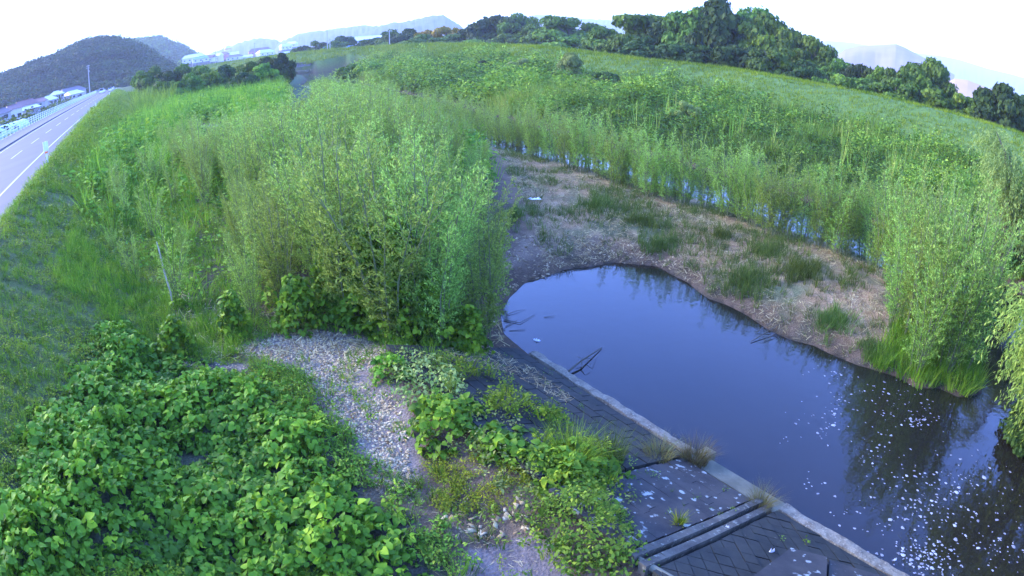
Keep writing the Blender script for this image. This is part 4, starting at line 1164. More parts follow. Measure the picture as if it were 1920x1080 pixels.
# a bare pale stake leaning in the thicket, seen in front of the saplings
def stake():
    x, y = G(336, 556, 1.3); D = math.hypot(x, y); zt = H + math.tan(EL(327, 440)) * D
    mb = MB(); zb = gz(x, y)
    mb.tube([(0, 0, -.2), (.02, 0, .35), (-.06, .02, .9), (-.08, 0, 1.5), (-.12, .02, zt - zb)], [.028, .026, .024, .02, .012], 6)
    mb.tube([(-.06, .02, .95), (-.02, .0, 1.08)], [.012, .005], 5)
    o = mb.build('bare_stem', M['stake']); o.location = (x, y - .4, zb)
    tag(o, 'pale bare upright dead stem in front of the left thicket', 'dead stem')
stake()

# ------------------------------------------------------------------ concrete revetment along the pond
def revetment():
    o = empty('concrete_revetment', (*B0, 0), label='sloping mossy concrete block revetment along the near side of the pond', cat='revetment')
    ox, oy = B0
    def q(t, d, z): x, y, z = bp(t, d, z); return (x - ox, y - oy, z)
    g = random.Random(4)
    # block paving, laid as separate rectangular blocks with open joints
    def blocks(name, t0, t1, bw, bh, m, jit, skew=0.0, d1=3.3, joint=.02, lift=0.0):
        mb = MB(); row = 0; d = .24
        while d < d1:
            t = t0 - (bw / 2 if row % 2 else 0)
            while t < t1:
                a0, a1 = max(t, t0) + joint / 2, min(t + bw, t1) - joint / 2
                if a1 - a0 > .06:
                    dz = g.uniform(-jit, jit) + lift; tl = g.uniform(-jit, jit) * .6
                    c = []
                    for zz in (-.16, 0):
                        for (tt, dd) in ((a0, d + joint / 2), (a1, d + joint / 2), (a1, d + bh - joint / 2), (a0, d + bh - joint / 2)):
                            sk = skew * (dd - d)
                            c.append(q(tt + sk, dd, rev_z(dd) + zz + dz + (tl if tt == a1 else 0)))
                    mb.hexa(c)
                t += bw
            d += bh; row += 1
        return mb.build(name, m, o)
    blocks('block_paving', -.5, 4.55, .42, .27, M['mossblock'], .006, joint=.018)
    # ribbed slab panel: long narrow planks of concrete side by side
    mb = MB(); dd = .42
    while dd < 3.4:
        w = .155; ts = [4.62, 5.1 + g.uniform(-.3, .3), 5.7 + g.uniform(-.2, .2), 6.14]; dz = g.uniform(-.012, .008)
        for k in range(3):
            e = g.uniform(-.010, .010); a0, a1 = ts[k] + .002, ts[k + 1] - .002; d0, d1 = dd + .003, dd + w - .003
            mb.hexa([q(a0, d0, rev_z(d0) - .14), q(a1, d0, rev_z(d0) - .14), q(a1, d1, rev_z(d1) - .14), q(a0, d1, rev_z(d1) - .14),
                     q(a0, d0, rev_z(d0) + dz + e), q(a1, d0, rev_z(d0) + dz), q(a1, d1, rev_z(d1) + dz - .012), q(a0, d1, rev_z(d1) + dz + e - .012)])
        dd += w
    mb.build('ribbed_slab', M['slab'], o)
    # diagonal paving below the rib
    mb = MB(); s = .36
    for i in range(-16, 24):
        for j in range(-16, 30):
            ct, cd = 6.4 + (i + j) * s * .52, .25 + (j - i) * s * .38 + 1.2
            c = [(ct - s * .5, cd), (ct, cd - s * .36), (ct + s * .5, cd), (ct, cd + s * .36)]
            c = [(min(max(tt, 6.6), 12), min(max(dd, .22), 3.5)) for tt, dd in c]
            if max(p_[0] for p_ in c) - min(p_[0] for p_ in c) < .05 or max(p_[1] for p_ in c) - min(p_[1] for p_ in c) < .05: continue
            dz = g.uniform(-.012, .012)
            mb.hexa([q(tt, dd, rev_z(dd) - .16 + dz) for tt, dd in c] + [q(tt, dd, rev_z(dd) + dz - .01) for tt, dd in c])
    mb.build('diagonal_paving', M['mossblock'], o)
    # the twin ribs that climb the slope
    for k, (a, b, hh) in enumerate(((6.20, 6.32, .035), (6.40, 6.52, .015))):
        mb = MB(); n = 8
        for i in range(n):
            d0, d1 = .25 + i * 3.3 / n, .25 + (i + 1) * 3.3 / n; e = g.uniform(-.008, .008)
            mb.hexa([q(a, d0, rev_z(d0) - .2), q(b, d0, rev_z(d0) - .2), q(b, d1, rev_z(d1) - .2), q(a, d1, rev_z(d1) - .2),
                     q(a + e, d0, rev_z(d0) + hh + e), q(b + e, d0, rev_z(d0) + hh), q(b, d1, rev_z(d1) + hh), q(a, d1, rev_z(d1) + hh + e)])
        mb.build('rib', M['rib'], o)
    # rough toe beam, broken edged, with the smooth wide cap piece in the middle
    def beam(name, t0, t1, w, h, m, rough, step=.05):
        n = max(2, int((t1 - t0) / step)); tt = np.linspace(t0, t1, n + 1); sd_ = int(t0 * 10) + 50
        e = [fbm(tt * f_, tt * 0 + k_ * 7.3, sd_ + k_, 4) * rough * 4 for k_, f_ in enumerate((3, 4, 5, 3.5))]
        V = []; F = []
        for i, t in enumerate(tt):
            a, b = -.10 + e[0][i], w + e[1][i]
            for dd, z in ((-.12, -.6), (a - .01, h - .06 + e[2][i] * .5), (a + .015, h + e[2][i] * .6), ((a + b) / 2, h + .02 + e[3][i] * .5), (b - .015, h + .025 + e[2][i] * .4), (b + .01, h - .05), (w, -.6)):
                V.append(q(t, dd, z))
        for i in range(n):
            for k in range(6):
                F.append((i * 7 + k, i * 7 + k + 1, (i + 1) * 7 + k + 1, (i + 1) * 7 + k))
        mb = MB(); mb.add(V, F + [tuple(range(7))[::-1], tuple(n * 7 + k for k in range(7))])
        return mb.build(name, m, o)
    beam('toe_beam', -.2, 4.6, .15, .17, M['beam'], .022)
    beam('cap_beam', 4.86, 6.60, .30, .16, M['cap'], .004, .3)
    beam('toe_beam', 6.60, 9.35, .17, .17, M['beam'], .022)
    beam('toe_beam', 9.42, 14, .10, .04, M['mossblock'], .012)
    mb = MB(); mb.hexa([q(4.62, -.30, -.4), q(4.86, -.30, -.4), q(4.86, .25, -.4), q(4.62, .25, -.4), q(4.62, -.28, .2), q(4.86, -.28, .2), q(4.86, .25, .24), q(4.62, .25, .24)])
    mb.build('beam_end', M['cap'], o)
    mb = MB(); mb.hexa([q(9.2, .2, -.3), q(9.42, .2, -.3), q(9.42, .75, -.3), q(9.2, .75, -.3), q(9.2, .2, .34), q(9.42, .2, .30), q(9.42, .75, .52), q(9.2, .75, .52)])
    mb.build('end_wall', M['cap'], o)
    # loose top slabs over the diagonal paving
    for c, hh in (([(8.0, .95), (9.15, .35), (9.25, 1.6), (8.6, 2.3)], .10), ([(7.45, 1.35), (7.95, 1.0), (8.6, 2.4), (8.3, 2.9), (7.5, 2.9)], .16)):
        mb = MB(); n = len(c)
        v = [q(t, d, rev_z(d) - .05) for t, d in c] + [q(t, d, rev_z(d) + hh) for t, d in c]
        mb.add(v, [tuple(range(n)), tuple(range(n, 2 * n))[::-1]] + [(i, n + i, n + (i + 1) % n, (i + 1) % n) for i in range(n)])
        mb.build('top_slab', M['slab'], o)
revetment()
x, y = G(1215, 1068, 1.25)
mb = MB()
mb.tube([(0, 0, 0), (.45, -.42, -.04)], .05, 8)
o = mb.build('concrete_kerb_piece', M['cap']); o.location = (x - .1, y + .15, gz(x, y) + .12)
tag(o, 'short pale bar lying at the upper corner of the paving, under the green scrub', 'bar')

# ------------------------------------------------------------------ ground cover
KT = [kudzu_tpl(i) for i in range(8)]
def cover(poly, dens, h0, seed):
    x, y = pts_in(poly, dens)
    k = land_only(x, y, .25); x, y = x[k], y[k]
    return x, y
def kudzu(name, poly, dens, hh, size, label, edge=.6, cut=-1.0):
    x, y = cover(poly, dens, 0, 0)
    e = seg_dist(x, y, poly); n = fbm(x * .9, y * .9, 55); n2 = fbm(x * 3.2, y * 3.2, 58)
    k = (rng.random(len(x)) < sstep(-.1, edge, e * .9 + (n2 + n) * 1.1) ** .7) & (n > cut); x, y, e, n, n2 = x[k], y[k], e[k], n[k], n2[k]
    top = (hh * np.maximum(.6 + n * 2.2 + n2 * 1.3, .1)) * sstep(-.15, edge, e)
    u = rng.random(len(x)); z = ground(x, y) + np.maximum(top, .06) * (1 - .75 * u ** 2.2)
    P = np.stack([x, y, z], 1)
    tint = np.clip(.42 + n * .8 + rng.normal(0, .17, len(x)) + (rng.random(len(x)) < .05) * .5, 0, 1)
    # leaves turn their faces to the light over the road bank and up
    az = rng.normal(-1.6 + 3.1416, 1.3, len(x))
    scatter(name, KT, P, size * rng.uniform(.45, 1.35, len(x)), M['kudzu'], tilt=.48, tint=tint, az=az, leaf_tint=.10, kind='stuff', label=label)
kudzu('kudzu_vines', Z_KUDZU, 240, .42, .108, None, 1.0, -.27)
for i, q in enumerate(KUDZU_BEDS):
    kudzu('kudzu_vines', q, 170, (.45, .2, .25, 1.1, .4, .35)[i], (.11, .10, .10, .12, .1, .1)[i], None, .35)
# vines climbing the front of the thicket
def climbers():
    P = []
    for px, py, hh, r in ((640, 560, 2.2, 1.0), (700, 575, 2.4, .9), (760, 590, 2.7, .9), (820, 600, 1.7, .7), (560, 590, 1.2, .7), (440, 610, 1.0, .5), (330, 650, .8, .6), (880, 605, 1.1, .5)):
        cx, cy = G(px, py, 1.3); n = int(520 * r * hh)
        a = rng.uniform(0, 6.28, n); u = rng.random(n) ** .8; rr = r * np.sqrt(rng.random(n)) * (1 - u * .75)
        x, y = cx + np.cos(a) * rr, cy + np.sin(a) * rr
        P.append(np.stack([x, y, ground(x, y) + u * hh], 1))
    P = np.vstack(P)
    scatter('kudzu_climbers', KT, P, .12 * rng.uniform(.6, 1.15, len(P)), M['kudzu'], tilt=.6, kind='stuff', leaf_tint=.1)
climbers()

GT = [grass_tpl(14, .10, .42, .016, .5, i) for i in range(5)]
GTL = [grass_tpl(16, .22, .9, .03, .45, 20 + i) for i in range(5)]       # tall
LC = [leaf_clump(16, .16, .22, .075, 40 + i) for i in range(5)]
def density_pts(xr, yr, n, keep):
    x, y = rng.uniform(*xr, n), rng.uniform(*yr, n)
    k = keep(x, y)
    return x[k], y[k]
def polar_pts(n, r0, r1, a0, a1, p=1.0):
    """points with density falling with distance"""
    u = rng.random(n); r = r0 * (r1 / r0) ** u if p == 1 else (r0 ** p + u * (r1 ** p - r0 ** p)) ** (1 / p)
    a = rng.uniform(R(a0), R(a1), n)
    return np.sin(a) * r, np.cos(a) * r, r
# road bank: grasses and low leaves, near to far
x, y, r = polar_pts(125000, 5, 260, -66, -22, .55)
s = road_s(x, y); k = (s > -5.25) & (s < 4) & land_only(x, y, .3) & ~inside(x, y, Z_CLEAR)
for q in Z_GRAVEL: k &= ~inside(x, y, q)
ik = inside(x, y, Z_KUDZU); nn = fbm(x * .7, y * .7, 91)
k &= ~(ik & (seg_dist(x, y, Z_KUDZU) > .8)) & (nn > -.24)
x, y, r, s, nn = x[k], y[k], r[k], s[k], nn[k]
sc = np.clip(r / 26, .55, 3.2)
m1 = rng.random(len(x)) < .55 - .25 * (nn > 0)
nn = nn + .18
scatter('bank_grass', GT, P3(x[m1], y[m1], -.03), (sc * rng.uniform(.5, 1.1, len(x)))[m1], M['grass'], tint=np.clip(.45 + nn * 1.3 + rng.normal(0, .15, len(x)), 0, 1)[m1], kind='stuff')
scatter('bank_weeds', LC, P3(x[~m1], y[~m1], -.03), (sc * rng.uniform(.6, 1.3, len(x)))[~m1], M['kudzu'], tint=np.clip(.5 + nn * 1.2 + rng.normal(0, .15, len(x)), 0, 1)[~m1], kind='stuff', tilt=.3)
# long grass along the foot of the thicket
q = PG([(150, 480), (330, 560), (440, 590), (600, 590), (720, 600), (860, 610), (910, 600), (905, 640), (800, 665), (620, 650), (420, 660), (250, 650), (120, 600)], 1.25)
x, y = pts_in(q, 34); k = land_only(x, y, .15); x, y = x[k], y[k]
for z_ in Z_GRAVEL:
    k = ~inside(x, y, z_); x, y = x[k], y[k]
scatter('thicket_grass', GTL, P3(x, y, -.03), rng.uniform(.2, .55, len(x)), M['grass'], kind='stuff', tilt=.15)
# undergrowth inside the thicket
x, y = pts_in(THICK, 3.2); wn_ = np.degrees(np.arctan2(x, y)); k = land_only(x, y, .3) & ~inside(x, y, Z_CLEAR) & ~((wn_ > -21.4) & (wn_ < -17.8) & (np.hypot(x, y) > 46)); x, y = x[k], y[k]
scatter('thicket_undergrowth', GTL + [(v * 2.6, f) for v, f in LC], P3(x, y, -.03), rng.uniform(.6, 1.4, len(x)) * np.clip(np.hypot(x, y) / 25, .7, 2.2), M['grass'], kind='stuff', tilt=.2)
# beyond the thicket on the left bank
x, y, r = polar_pts(36000, 34, 165, -36, -4, .7)
k = land_only(x, y, .5) & (road_s(x, y) > 1) & ~inside(x, y, BAR) & (y > 34) & ~inside(x, y, THICK)
lw = (x < np.interp(y, [40, 56, 84, 122, 146, 190, 240], [-2.6, -11, -25, -43, -50, -62, -80])); k &= lw
win = np.degrees(np.arctan2(x, y)); k &= ~((win > -21.2) & (win < -18.0) & (r > 80))
x, y, r = x[k], y[k], r[k]; nn = fbm(x * .15, y * .15, 15)
scatter('left_bank_undergrowth', [(v * 3.2, f) for v, f in LC] + [(v * 2.2, f) for v, f in GTL], P3(x, y, -.05), (r / 60) ** .6 * rng.uniform(.5, 1.2, len(x)) * (1 + nn), M['field'], tint=np.clip(.55 + nn + rng.normal(0, .15, len(x)), 0, 1), kind='stuff')

# the overgrown river field on the far side of the channel
x, y, r = polar_pts(150000, 13, 250, -22, 66, .75)
k = land_only(x, y, .2) & ~inside(x, y, BAR)
ld, lz, sd_ = levee(x, y)
east = x > -2.0 + np.interp(y, [-10, 2, 5.2, 9.2, 11.8, 14.5, 18.5, 22.5, 28.5, 34.5, 43, 60, 86, 124, 150, 190, 218], [13, 12.4, 13, 16.6, 20, 22, 21.6, 19.5, 16.4, 12.8, 7, -1, -13, -31, -38, -40, -46])
k &= (sd_ > 0) & (ld > 9) & east
win = np.degrees(np.arctan2(x, y)); k &= ~((win < -18.2) & (r < 190))
x, y, r, ld = x[k], y[k], r[k], ld[k]
nn = fbm(x * .16, y * .16, 61); n3 = fbm(x * .6, y * .6, 64)
k = rng.random(len(x)) < .75 + n3; x, y, r, ld, nn, n3 = x[k], y[k], r[k], ld[k], nn[k], n3[k]
hum = np.clip(.8 + nn * 1.9 + n3 * 1.7, .1, 1.8)
reedy = (rng.random(len(x)) < sstep(-.1, .22, fbm(x * .09 + 5, y * .09, 71)) * .75 + .12)
sc = np.clip(r / 34, .8, 2.6) * rng.uniform(.6, 1.2, len(x))
FL = [leaf_clump(18, .42, .75, .17, 60 + i, .62, .45) for i in range(6)]
FR = [grass_tpl(13, .30, 1.15, .045, .34, 80 + i, 2) for i in range(6)]
tint = np.clip(.42 + nn * 1.3 + n3 * .9 + rng.normal(0, .16, len(x)) + (rng.random(len(x)) < .06) * .45, 0, 1)
a = ~reedy
scatter('river_field_weeds', FL, P3(x[a], y[a], 0) + np.stack([0 * x[a], 0 * x[a], hum[a] * rng.uniform(0, .75, a.sum())], 1), sc[a], M['field'], tint=tint[a], zs=np.clip(hum[a], .5, 1.6), kind='stuff', tilt=.3)
scatter('river_field_reeds', FR, P3(x[reedy], y[reedy], 0), np.clip(sc[reedy] * .9, .6, 1.7), M['reed'], tint=np.clip(tint[reedy] * .8, 0, 1), zs=np.clip(.75 + hum[reedy] * .35, .6, 1.5), kind='stuff', tilt=.1)
# tall pale plumes here and there
x, y, r = polar_pts(380, 22, 75, 5, 62, 1.6); k = land_only(x, y, 1.5) & ~inside(x, y, BAR); ld, lz, sd_ = levee(x, y); k &= (ld > 12) & (sd_ > 0) & (x + y > 34); x, y = x[k], y[k]
k = fbm(x * .12, y * .12, 44) > .0; x, y = x[k], y[k]
scatter('reed_plumes', [grass_tpl(6, .15, 2.6, .05, .12, 90 + i, 2) for i in range(3)], P3(x, y), rng.uniform(.7, 1.1, len(x)), M['reed'], tint=rng.uniform(.6, 1, len(x)), kind='stuff', tilt=.08)
# levee turf
x, y, r = polar_pts(170000, 40, 330, -40, 62, .9)
ld, lz, sd_ = levee(x, y); k = (ld < 12.5) & (sd_ > 0) & land_only(x, y, .5) | (ld < 2.2)
x, y, r = x[k], y[k], r[k]; nn = fbm(x * .2, y * .2, 31)
LT = [grass_tpl(9, .34, .42, .05, .5, 120 + i, 2) for i in range(5)]
scatter('levee_grass', LT, P3(x, y, -.03), np.clip(r / 60, .9, 3) * rng.uniform(.6, 1.15, len(x)), M['levee'], tint=np.clip(.6 + nn * .8 + rng.normal(0, .12, len(x)), 0, 1), kind='stuff', zs=np.full(len(x), .8), tilt=.2)

# the sandbar between pond and channel
x, y = pts_in(BAR, 30); k = land_only(x, y, .12) ; x, y = x[k], y[k]
nn = fbm(x * .55, y * .55, 24); dwb = seg_dist(x, y, WATER)
patch = fbm(x * .8 + 3, y * .8, 27)
g_ = (patch > .02) | (rng.random(len(x)) < .08)
g_ &= ~((dwb < .5) & (y > 14))
scatter('bar_grass', [grass_tpl(12, .12, .34, .014, .7, 140 + i) for i in range(5)], P3(x[g_], y[g_], -.02), rng.uniform(.5, 1.25, g_.sum()), M['greygrass'], kind='stuff', tilt=.2)
q = PG([(1640, 660), (1700, 600), (1760, 560), (1850, 600), (1850, 700), (1800, 750), (1740, 735), (1660, 700)], .4)
x, y = pts_in(q, 60); k = land_only(x, y, .03); x, y = x[k], y[k]
scatter('bar_tip_grass', GTL, P3(x, y, -.03), rng.uniform(.35, .8, len(x)), M['grass'], kind='stuff', tilt=.2)
for px, py, rr, n in ((1400, 520, 1.0, 60), (1500, 520, 1.2, 70), (1440, 480, .9, 40), (1560, 590, .6, 30), (1640, 640, .4, 26), (1120, 395, 1.3, 40), (1200, 420, 1.6, 60), (1240, 450, 1.0, 30), (960, 420, 1.2, 30), (1350, 450, .9, 30)):
    cx, cy = G(px, py, .6); n = int(n * 3.2)
    a = rng.uniform(0, 6.28, n); q = rr * np.abs(rng.normal(0, .75, n)) * (1 + .6 * np.sin(a * 3 + px) * np.cos(a * 2)); x, y = cx + np.cos(a) * q, cy + np.sin(a) * q; k = land_only(x, y, .1)
    scatter('bar_grass', GTL, P3(x[k], y[k], -.02), rng.uniform(.2, .58, k.sum()), M['greygrass'], kind='stuff', tilt=.2)
# straw and drift litter on the bar
ST = [stick_tpl()]
x, y = pts_in(BAR, 420); k = land_only(x, y, .05); x, y = x[k], y[k]; nn = fbm(x * .8, y * .8, 29)
k = rng.random(len(x)) < .45 + nn * 1.6; x, y = x[k], y[k]
P = P3(x, y, .015); P[:, 2] += rng.uniform(0, .05, len(x))
scatter('straw_litter', ST, P, rng.uniform(.05, .24, len(x)), M['straw'], kind='stuff', tilt=.25)
q = PG([(820, 640), (900, 630), (1000, 660), (1080, 720), (1060, 735), (960, 690), (840, 690)], .8)
x, y = pts_in(q, 260); k = land_only(x, y, .0); x, y = x[k], y[k]; P = P3(x, y, .17)
scatter('straw_litter', ST, P, rng.uniform(.05, .18, len(x)), M['straw'], kind='stuff', tilt=.2)
q = PG([(300, 560), (700, 590), (920, 600), (925, 500), (960, 620), (880, 650), (700, 650), (430, 680), (300, 650)], 1.1)
x, y = pts_in(q, 60); k = land_only(x, y, .05); x, y = x[k], y[k]
scatter('straw_litter', ST, P3(x, y, .04), rng.uniform(.1, .35, len(x)), M['straw'], kind='stuff', tilt=.3)

# pale chips of dry wood and leaf, and stones
for q, dn, sz in ((Z_GRAVEL[0], 760, .055), (Z_GRAVEL[1], 450, .05), (Z_STONES[0], 170, .09), (Z_STONES[1], 240, .09)):
    x, y = pts_in(q, dn); e = seg_dist(x, y, q); k = rng.random(len(x)) < sstep(-.05, .45, e * .6 + fbm(x * 1.3, y * 1.3, 3) * 1.1 + .26); x, y = x[k], y[k]
    scatter('wood_chips' if dn > 400 else 'rubble', [chip_tpl()], P3(x, y, -.005), sz * rng.uniform(.5, 1.5, len(x)), M['chips'], kind='stuff', tilt=.35, tint=np.clip(rng.normal(.55, .28, len(x)), 0, 1), leaf_tint=.05)
for q, dn in ((Z_CLEAR, 10), (Z_DIRT, 60)):
    x, y = pts_in(q, dn); k = land_only(x, y, .02); x, y = x[k], y[k]
    scatter('rubble', [chip_tpl()], P3(x, y, -.01), .09 * rng.uniform(.4, 1.5, len(x)), M['chips'], kind='stuff', tilt=.3, tint=np.clip(rng.normal(.4, .2, len(x)), 0, 1), leaf_tint=.05)
# low plants round the gravel and on the crest
x, y = pts_in(Z_YELLOW, 230); k = fbm(x * 2.5, y * 2.5, 6) > -.12; x, y = x[k], y[k]
scatter('yellow_green_weeds', LC, P3(x, y, 0), rng.uniform(.3, .55, len(x)), M['yellowweed'], kind='stuff', tint=np.clip(.5 + fbm(x * 1.5, y * 1.5, 8) * 1.6 + rng.normal(0, .1, len(x)), 0, 1))
q = PG([(620, 700), (740, 650), (840, 690), (960, 740), (1050, 800), (1100, 860), (1200, 900), (1180, 960), (1000, 960), (800, 860), (770, 780), (720, 720)], 1.2)
x, y = pts_in(q, 60); nn = fbm(x * 1.4, y * 1.4, 12); k = nn > -.02; x, y, nn = x[k], y[k], nn[k]
k = rng.random(len(x)) < .45; x, y = x[k], y[k]
scatter('pale_weeds', LC, P3(x, y, .03), rng.uniform(.4, .9, len(x)), M['sage'], kind='stuff', zs=rng.uniform(.8, 2, len(x)))
q = PG([(735, 660), (830, 670), (880, 730), (860, 760), (770, 770), (740, 720)], 1.25)
x, y = pts_in(q, 50)
scatter('pale_weeds', LC, P3(x, y, 0), rng.uniform(.7, 1.2, len(x)), M['sage'], kind='stuff', tint=rng.uniform(.3, 1, len(x)), zs=rng.uniform(1, 2.2, len(x)))
x, y = pts_in(Z_SCRUB, 130); e = seg_dist(x, y, Z_SCRUB)
P = P3(x, y, 0); P[:, 2] += rng.random(len(x)) ** .7 * .55 * sstep(0, .5, e)
scatter('green_scrub', LC, P, rng.uniform(.55, 1.0, len(x)), M['field'], kind='stuff', tint=np.clip(rng.normal(.6, .2, len(x)), 0, 1), tilt=.5)
q = PG([(690, 870), (830, 850), (1000, 960), (1010, 1080), (860, 1090), (760, 1000)], 1.3)
x, y = pts_in(q, 30); k = ~inside(x, y, Z_BARE); x, y = x[k], y[k]
scatter('low_weeds', LC + GT, P3(x, y, 0), rng.uniform(.35, .8, len(x)), M['field'], kind='stuff')
x, y = pts_in(q, 150)
scatter('straw_litter', ST, P3(x, y, .02), rng.uniform(.03, .10, len(x)), M['straw'], kind='stuff', tilt=.3)
q = PG([(830, 690), (900, 690), (1010, 740), (1090, 800), (1180, 850), (1230, 880), (1210, 930), (1100, 950), (960, 900), (860, 800), (800, 730)], .9)
x, y = pts_in(q, 75); k = fbm(x * 1.6, y * 1.6, 19) > .0; x, y = x[k], y[k]
P = P3(x, y, .14); P[:, 2] += rng.random(len(x)) * .14
scatter('revetment_weeds', LC + [(v * .9, f) for v, f in KT[:4]][:0] + GT[:2], P, rng.uniform(.5, 1.0, len(x)), M['kudzu'], kind='stuff', tint=np.clip(rng.normal(.65, .2, len(x)), 0, 1), tilt=.4)
for q, dn in ((Z_GRAVEL[0], 26), (Z_BARE, 12)):
    x, y = pts_in(q, dn); k = fbm(x * 1.1, y * 1.1, 83) > -.02; x, y = x[k], y[k]
    scatter('gravel_weeds', LC + GT[:3], P3(x, y, 0), rng.uniform(.3, .8, len(x)), M['grass'], kind='stuff')
q = PGG([(470, 690), (560, 690), (640, 800), (700, 870), (790, 930), (840, 1000), (900, 1079), (820, 1079), (740, 980), (650, 900), (600, 800)])
x, y = pts_in(q, 120); x, y = x[fbm(x * 2, y * 2, 87) > -.1], y[fbm(x * 2, y * 2, 87) > -.1]
scatter('low_weeds', LC + GT[:2], P3(x, y, 0), rng.uniform(.35, .9, len(x)), M['field'], kind='stuff', tint=np.clip(rng.normal(.5, .25, len(x)), 0, 1))
# small weeds rooted in the joints of the revetment
x, y = pts_in(np.array([bp(-.8, .4, 0)[:2], bp(8.5, .4, 0)[:2], bp(8.5, 3.6, 0)[:2], bp(-.8, 3.6, 0)[:2]]), 5)
k = fbm(x * .9, y * .9, 18) > -.02; x, y = x[k], y[k]
scatter('joint_weeds', LC + [(v * .5, f) for v, f in GT], P3(x, y, .13), rng.uniform(.25, .7, len(x)), M['field'], kind='stuff')

# distinct grass clumps
def clump(name, px, py, z, n, spread, h, wd, lean, m, label, cat='grass clump', seed=1):
    x, y = G(px, py, z); v, f = grass_tpl(n, spread, h, wd, lean, seed, 3)
    tint = np.repeat(np.random.default_rng(seed).uniform(0, 1, n), len(v) // n)
    o = np_mesh(name, v, f, m, tint=tint); o.location = (x, y, max(gz(x, y), z - .05))
    return tag(o, label, cat)
clump('grass_clump', 1425, 948, .22, 420, .17, .42, .007, .75, M['drygrass'], 'brownish grass tuft growing in the gap of the toe beam above the paving', seed=3)
clump('grass_clump', 1302, 862, .25, 500, .24, .48, .008, .7, M['drygrass'], 'brown dry grass tuft hanging over the end of the upper toe beam', seed=4)
clump('grass_clump', 1235, 852, .45, 360, .26, .36, .008, .8, M['drygrass'], 'brown and green grass tuft on the slope left of the beam end', seed=5)
clump('grass_clump', 1070, 880, .95, 520, .22, .75, .012, .7, M['grass'], 'lush green arching grass tussock among the vines on the revetment', seed=6)
clump('grass_clump', 1140, 862, .75, 380, .26, .62, .010, .5, M['greygrass'], 'bluish upright grass clump right of the arching tussock', seed=7)
clump('grass_clump', 1050, 830, .8, 200, .2, .5, .010, .5, M['greygrass'], 'thin bluish grass clump above the arching tussock', seed=8)
clump('grass_clump', 710, 600, 1.25, 260, .2, 1.0, .014, .45, M['grass'], 'tall light green grass clump at the foot of the thicket centre', seed=9)
clump('grass_clump', 880, 625, 1.0, 260, .25, .8, .012, .5, M['grass'], 'green grass clump at the pond corner of the thicket', seed=10)
clump('weed_plant', 1272, 985, .9, 70, .05, .28, .02, .6, M['yellowweed'], 'small pale green weed rooted beside the twin ribs', 'weed', seed=12)
for px, py in ((1545, 648), (1440, 575)):
    pass

# ------------------------------------------------------------------ things in and on the water
def branch(name, pts_l, label):
    o = empty(name, (*pts_l[0][0][0][:2], 0), label=label, cat='branch')
    L = Vector((pts_l[0][0][0][0], pts_l[0][0][0][1], 0))
    mb = MB()
    for pts, r in pts_l[:1]: mb.tube([Vector(p) - L for p in pts], [r, r * .7, r * .4][:len(pts)], 6)
    mb.build('main_limb', M['bark'], o)
    for pts, r in pts_l[1:]:
        mb = MB(); mb.tube([Vector(p) - L for p in pts], [r, r * .6, r * .3][:len(pts)], 5); mb.build('twig', M['bark'], o)
def W(px, py, z=.02): return (*G(px, py, z), z)
branch('fallen_branch', [([W(1066, 696, .06), W(1090, 676, .12), W(1128, 652, .02)], .03), ([W(1088, 678, .1), W(1100, 672, .22), W(1108, 684, .1)], .015), ([W(1090, 676, .1), W(1092, 690, .05)], .012),
                         ([W(1094, 674, .1), W(1082, 668, .16)], .01), ([W(1098, 671, .08), W(1112, 672, .14), W(1120, 664, .04)], .01)], 'dead branch leaning out of the pond beside the toe beam')
branch('sunken_twigs', [([W(945, 600, .02), W(975, 605, .03), W(1003, 590, .02)], .012), ([W(948, 612, .02), W(970, 600, .03)], .01), ([W(950, 590, .02), W(968, 583, .04), W(985, 580, .01)], .01),
                        ([W(1020, 595, .01), W(1040, 592, .03)], .008), ([W(955, 620, .01), W(985, 618, .02)], .008)], 'dark thin twigs lying in the shallow water by the thicket corner')
branch('drift_sticks', [([W(1408, 640, .03), W(1450, 615, .12), W(1478, 596, .3)], .012), ([W(1420, 622, .03), W(1450, 603, .2)], .01), ([W(1432, 640, .02), W(1460, 620, .1)], .008)], 'grey sticks reaching from the sandbar edge into the pond')
def litter(px, py, z, s, label, name='plastic_litter', seed=1, zz=.06):
    g = random.Random(seed); x, y = G(px, py, z); mb = MB(); n = 9
    for k in range(3):
        cx, cy = (k - 1) * s * .55, g.uniform(-.15, .15) * s
        v = [(cx + math.cos(6.28 * i / n) * s * g.uniform(.28, .5), cy + math.sin(6.28 * i / n) * s * g.uniform(.2, .38), 0) for i in range(n)] + [(cx + g.uniform(-.1, .1) * s, cy, zz * g.uniform(.6, 1.4))] + [(cx, cy, -.03)]
        mb.add(v, [(i, (i + 1) % n, n) for i in range(n)] + [((i + 1) % n, i, n + 1) for i in range(n)])
    o = mb.build(name, M['litter']); o.location = (x, y, z); o.rotation_euler = (0, 0, g.uniform(-.6, .3))
    return tag(o, label, 'litter')
litter(1006, 638, .01, .10, 'small white crumpled plastic floating on the pond near the thicket corner', seed=2)
litter(1002, 373, gz(*G(1002, 373, .6)) + .03, .30, 'white plastic bag lying on the far part of the sandbar', 'plastic_bag', 3, .06)
litter(1240, 464, gz(*G(1240, 464, .6)) + .03, .16, 'small pale plastic scrap at the top end of the pond', seed=4)
litter(1108, 452, gz(*G(1108, 452, .6)) + .02, .08, 'tiny pale green scrap on the mud above the pond', seed=5)
litter(1363, 991, gz(*G(1363, 991, .6)) + .16, .035, 'tiny white scrap on the diagonal paving near the rib', seed=6)
litter(1447, 1034, gz(*G(1447, 1034, .6)) + .16, .05, 'pale scrap on the diagonal paving above the loose slabs', seed=7)
litter(1678, 1050, .02, .035, 'white scrap at the water edge below the end of the toe beam', seed=8)
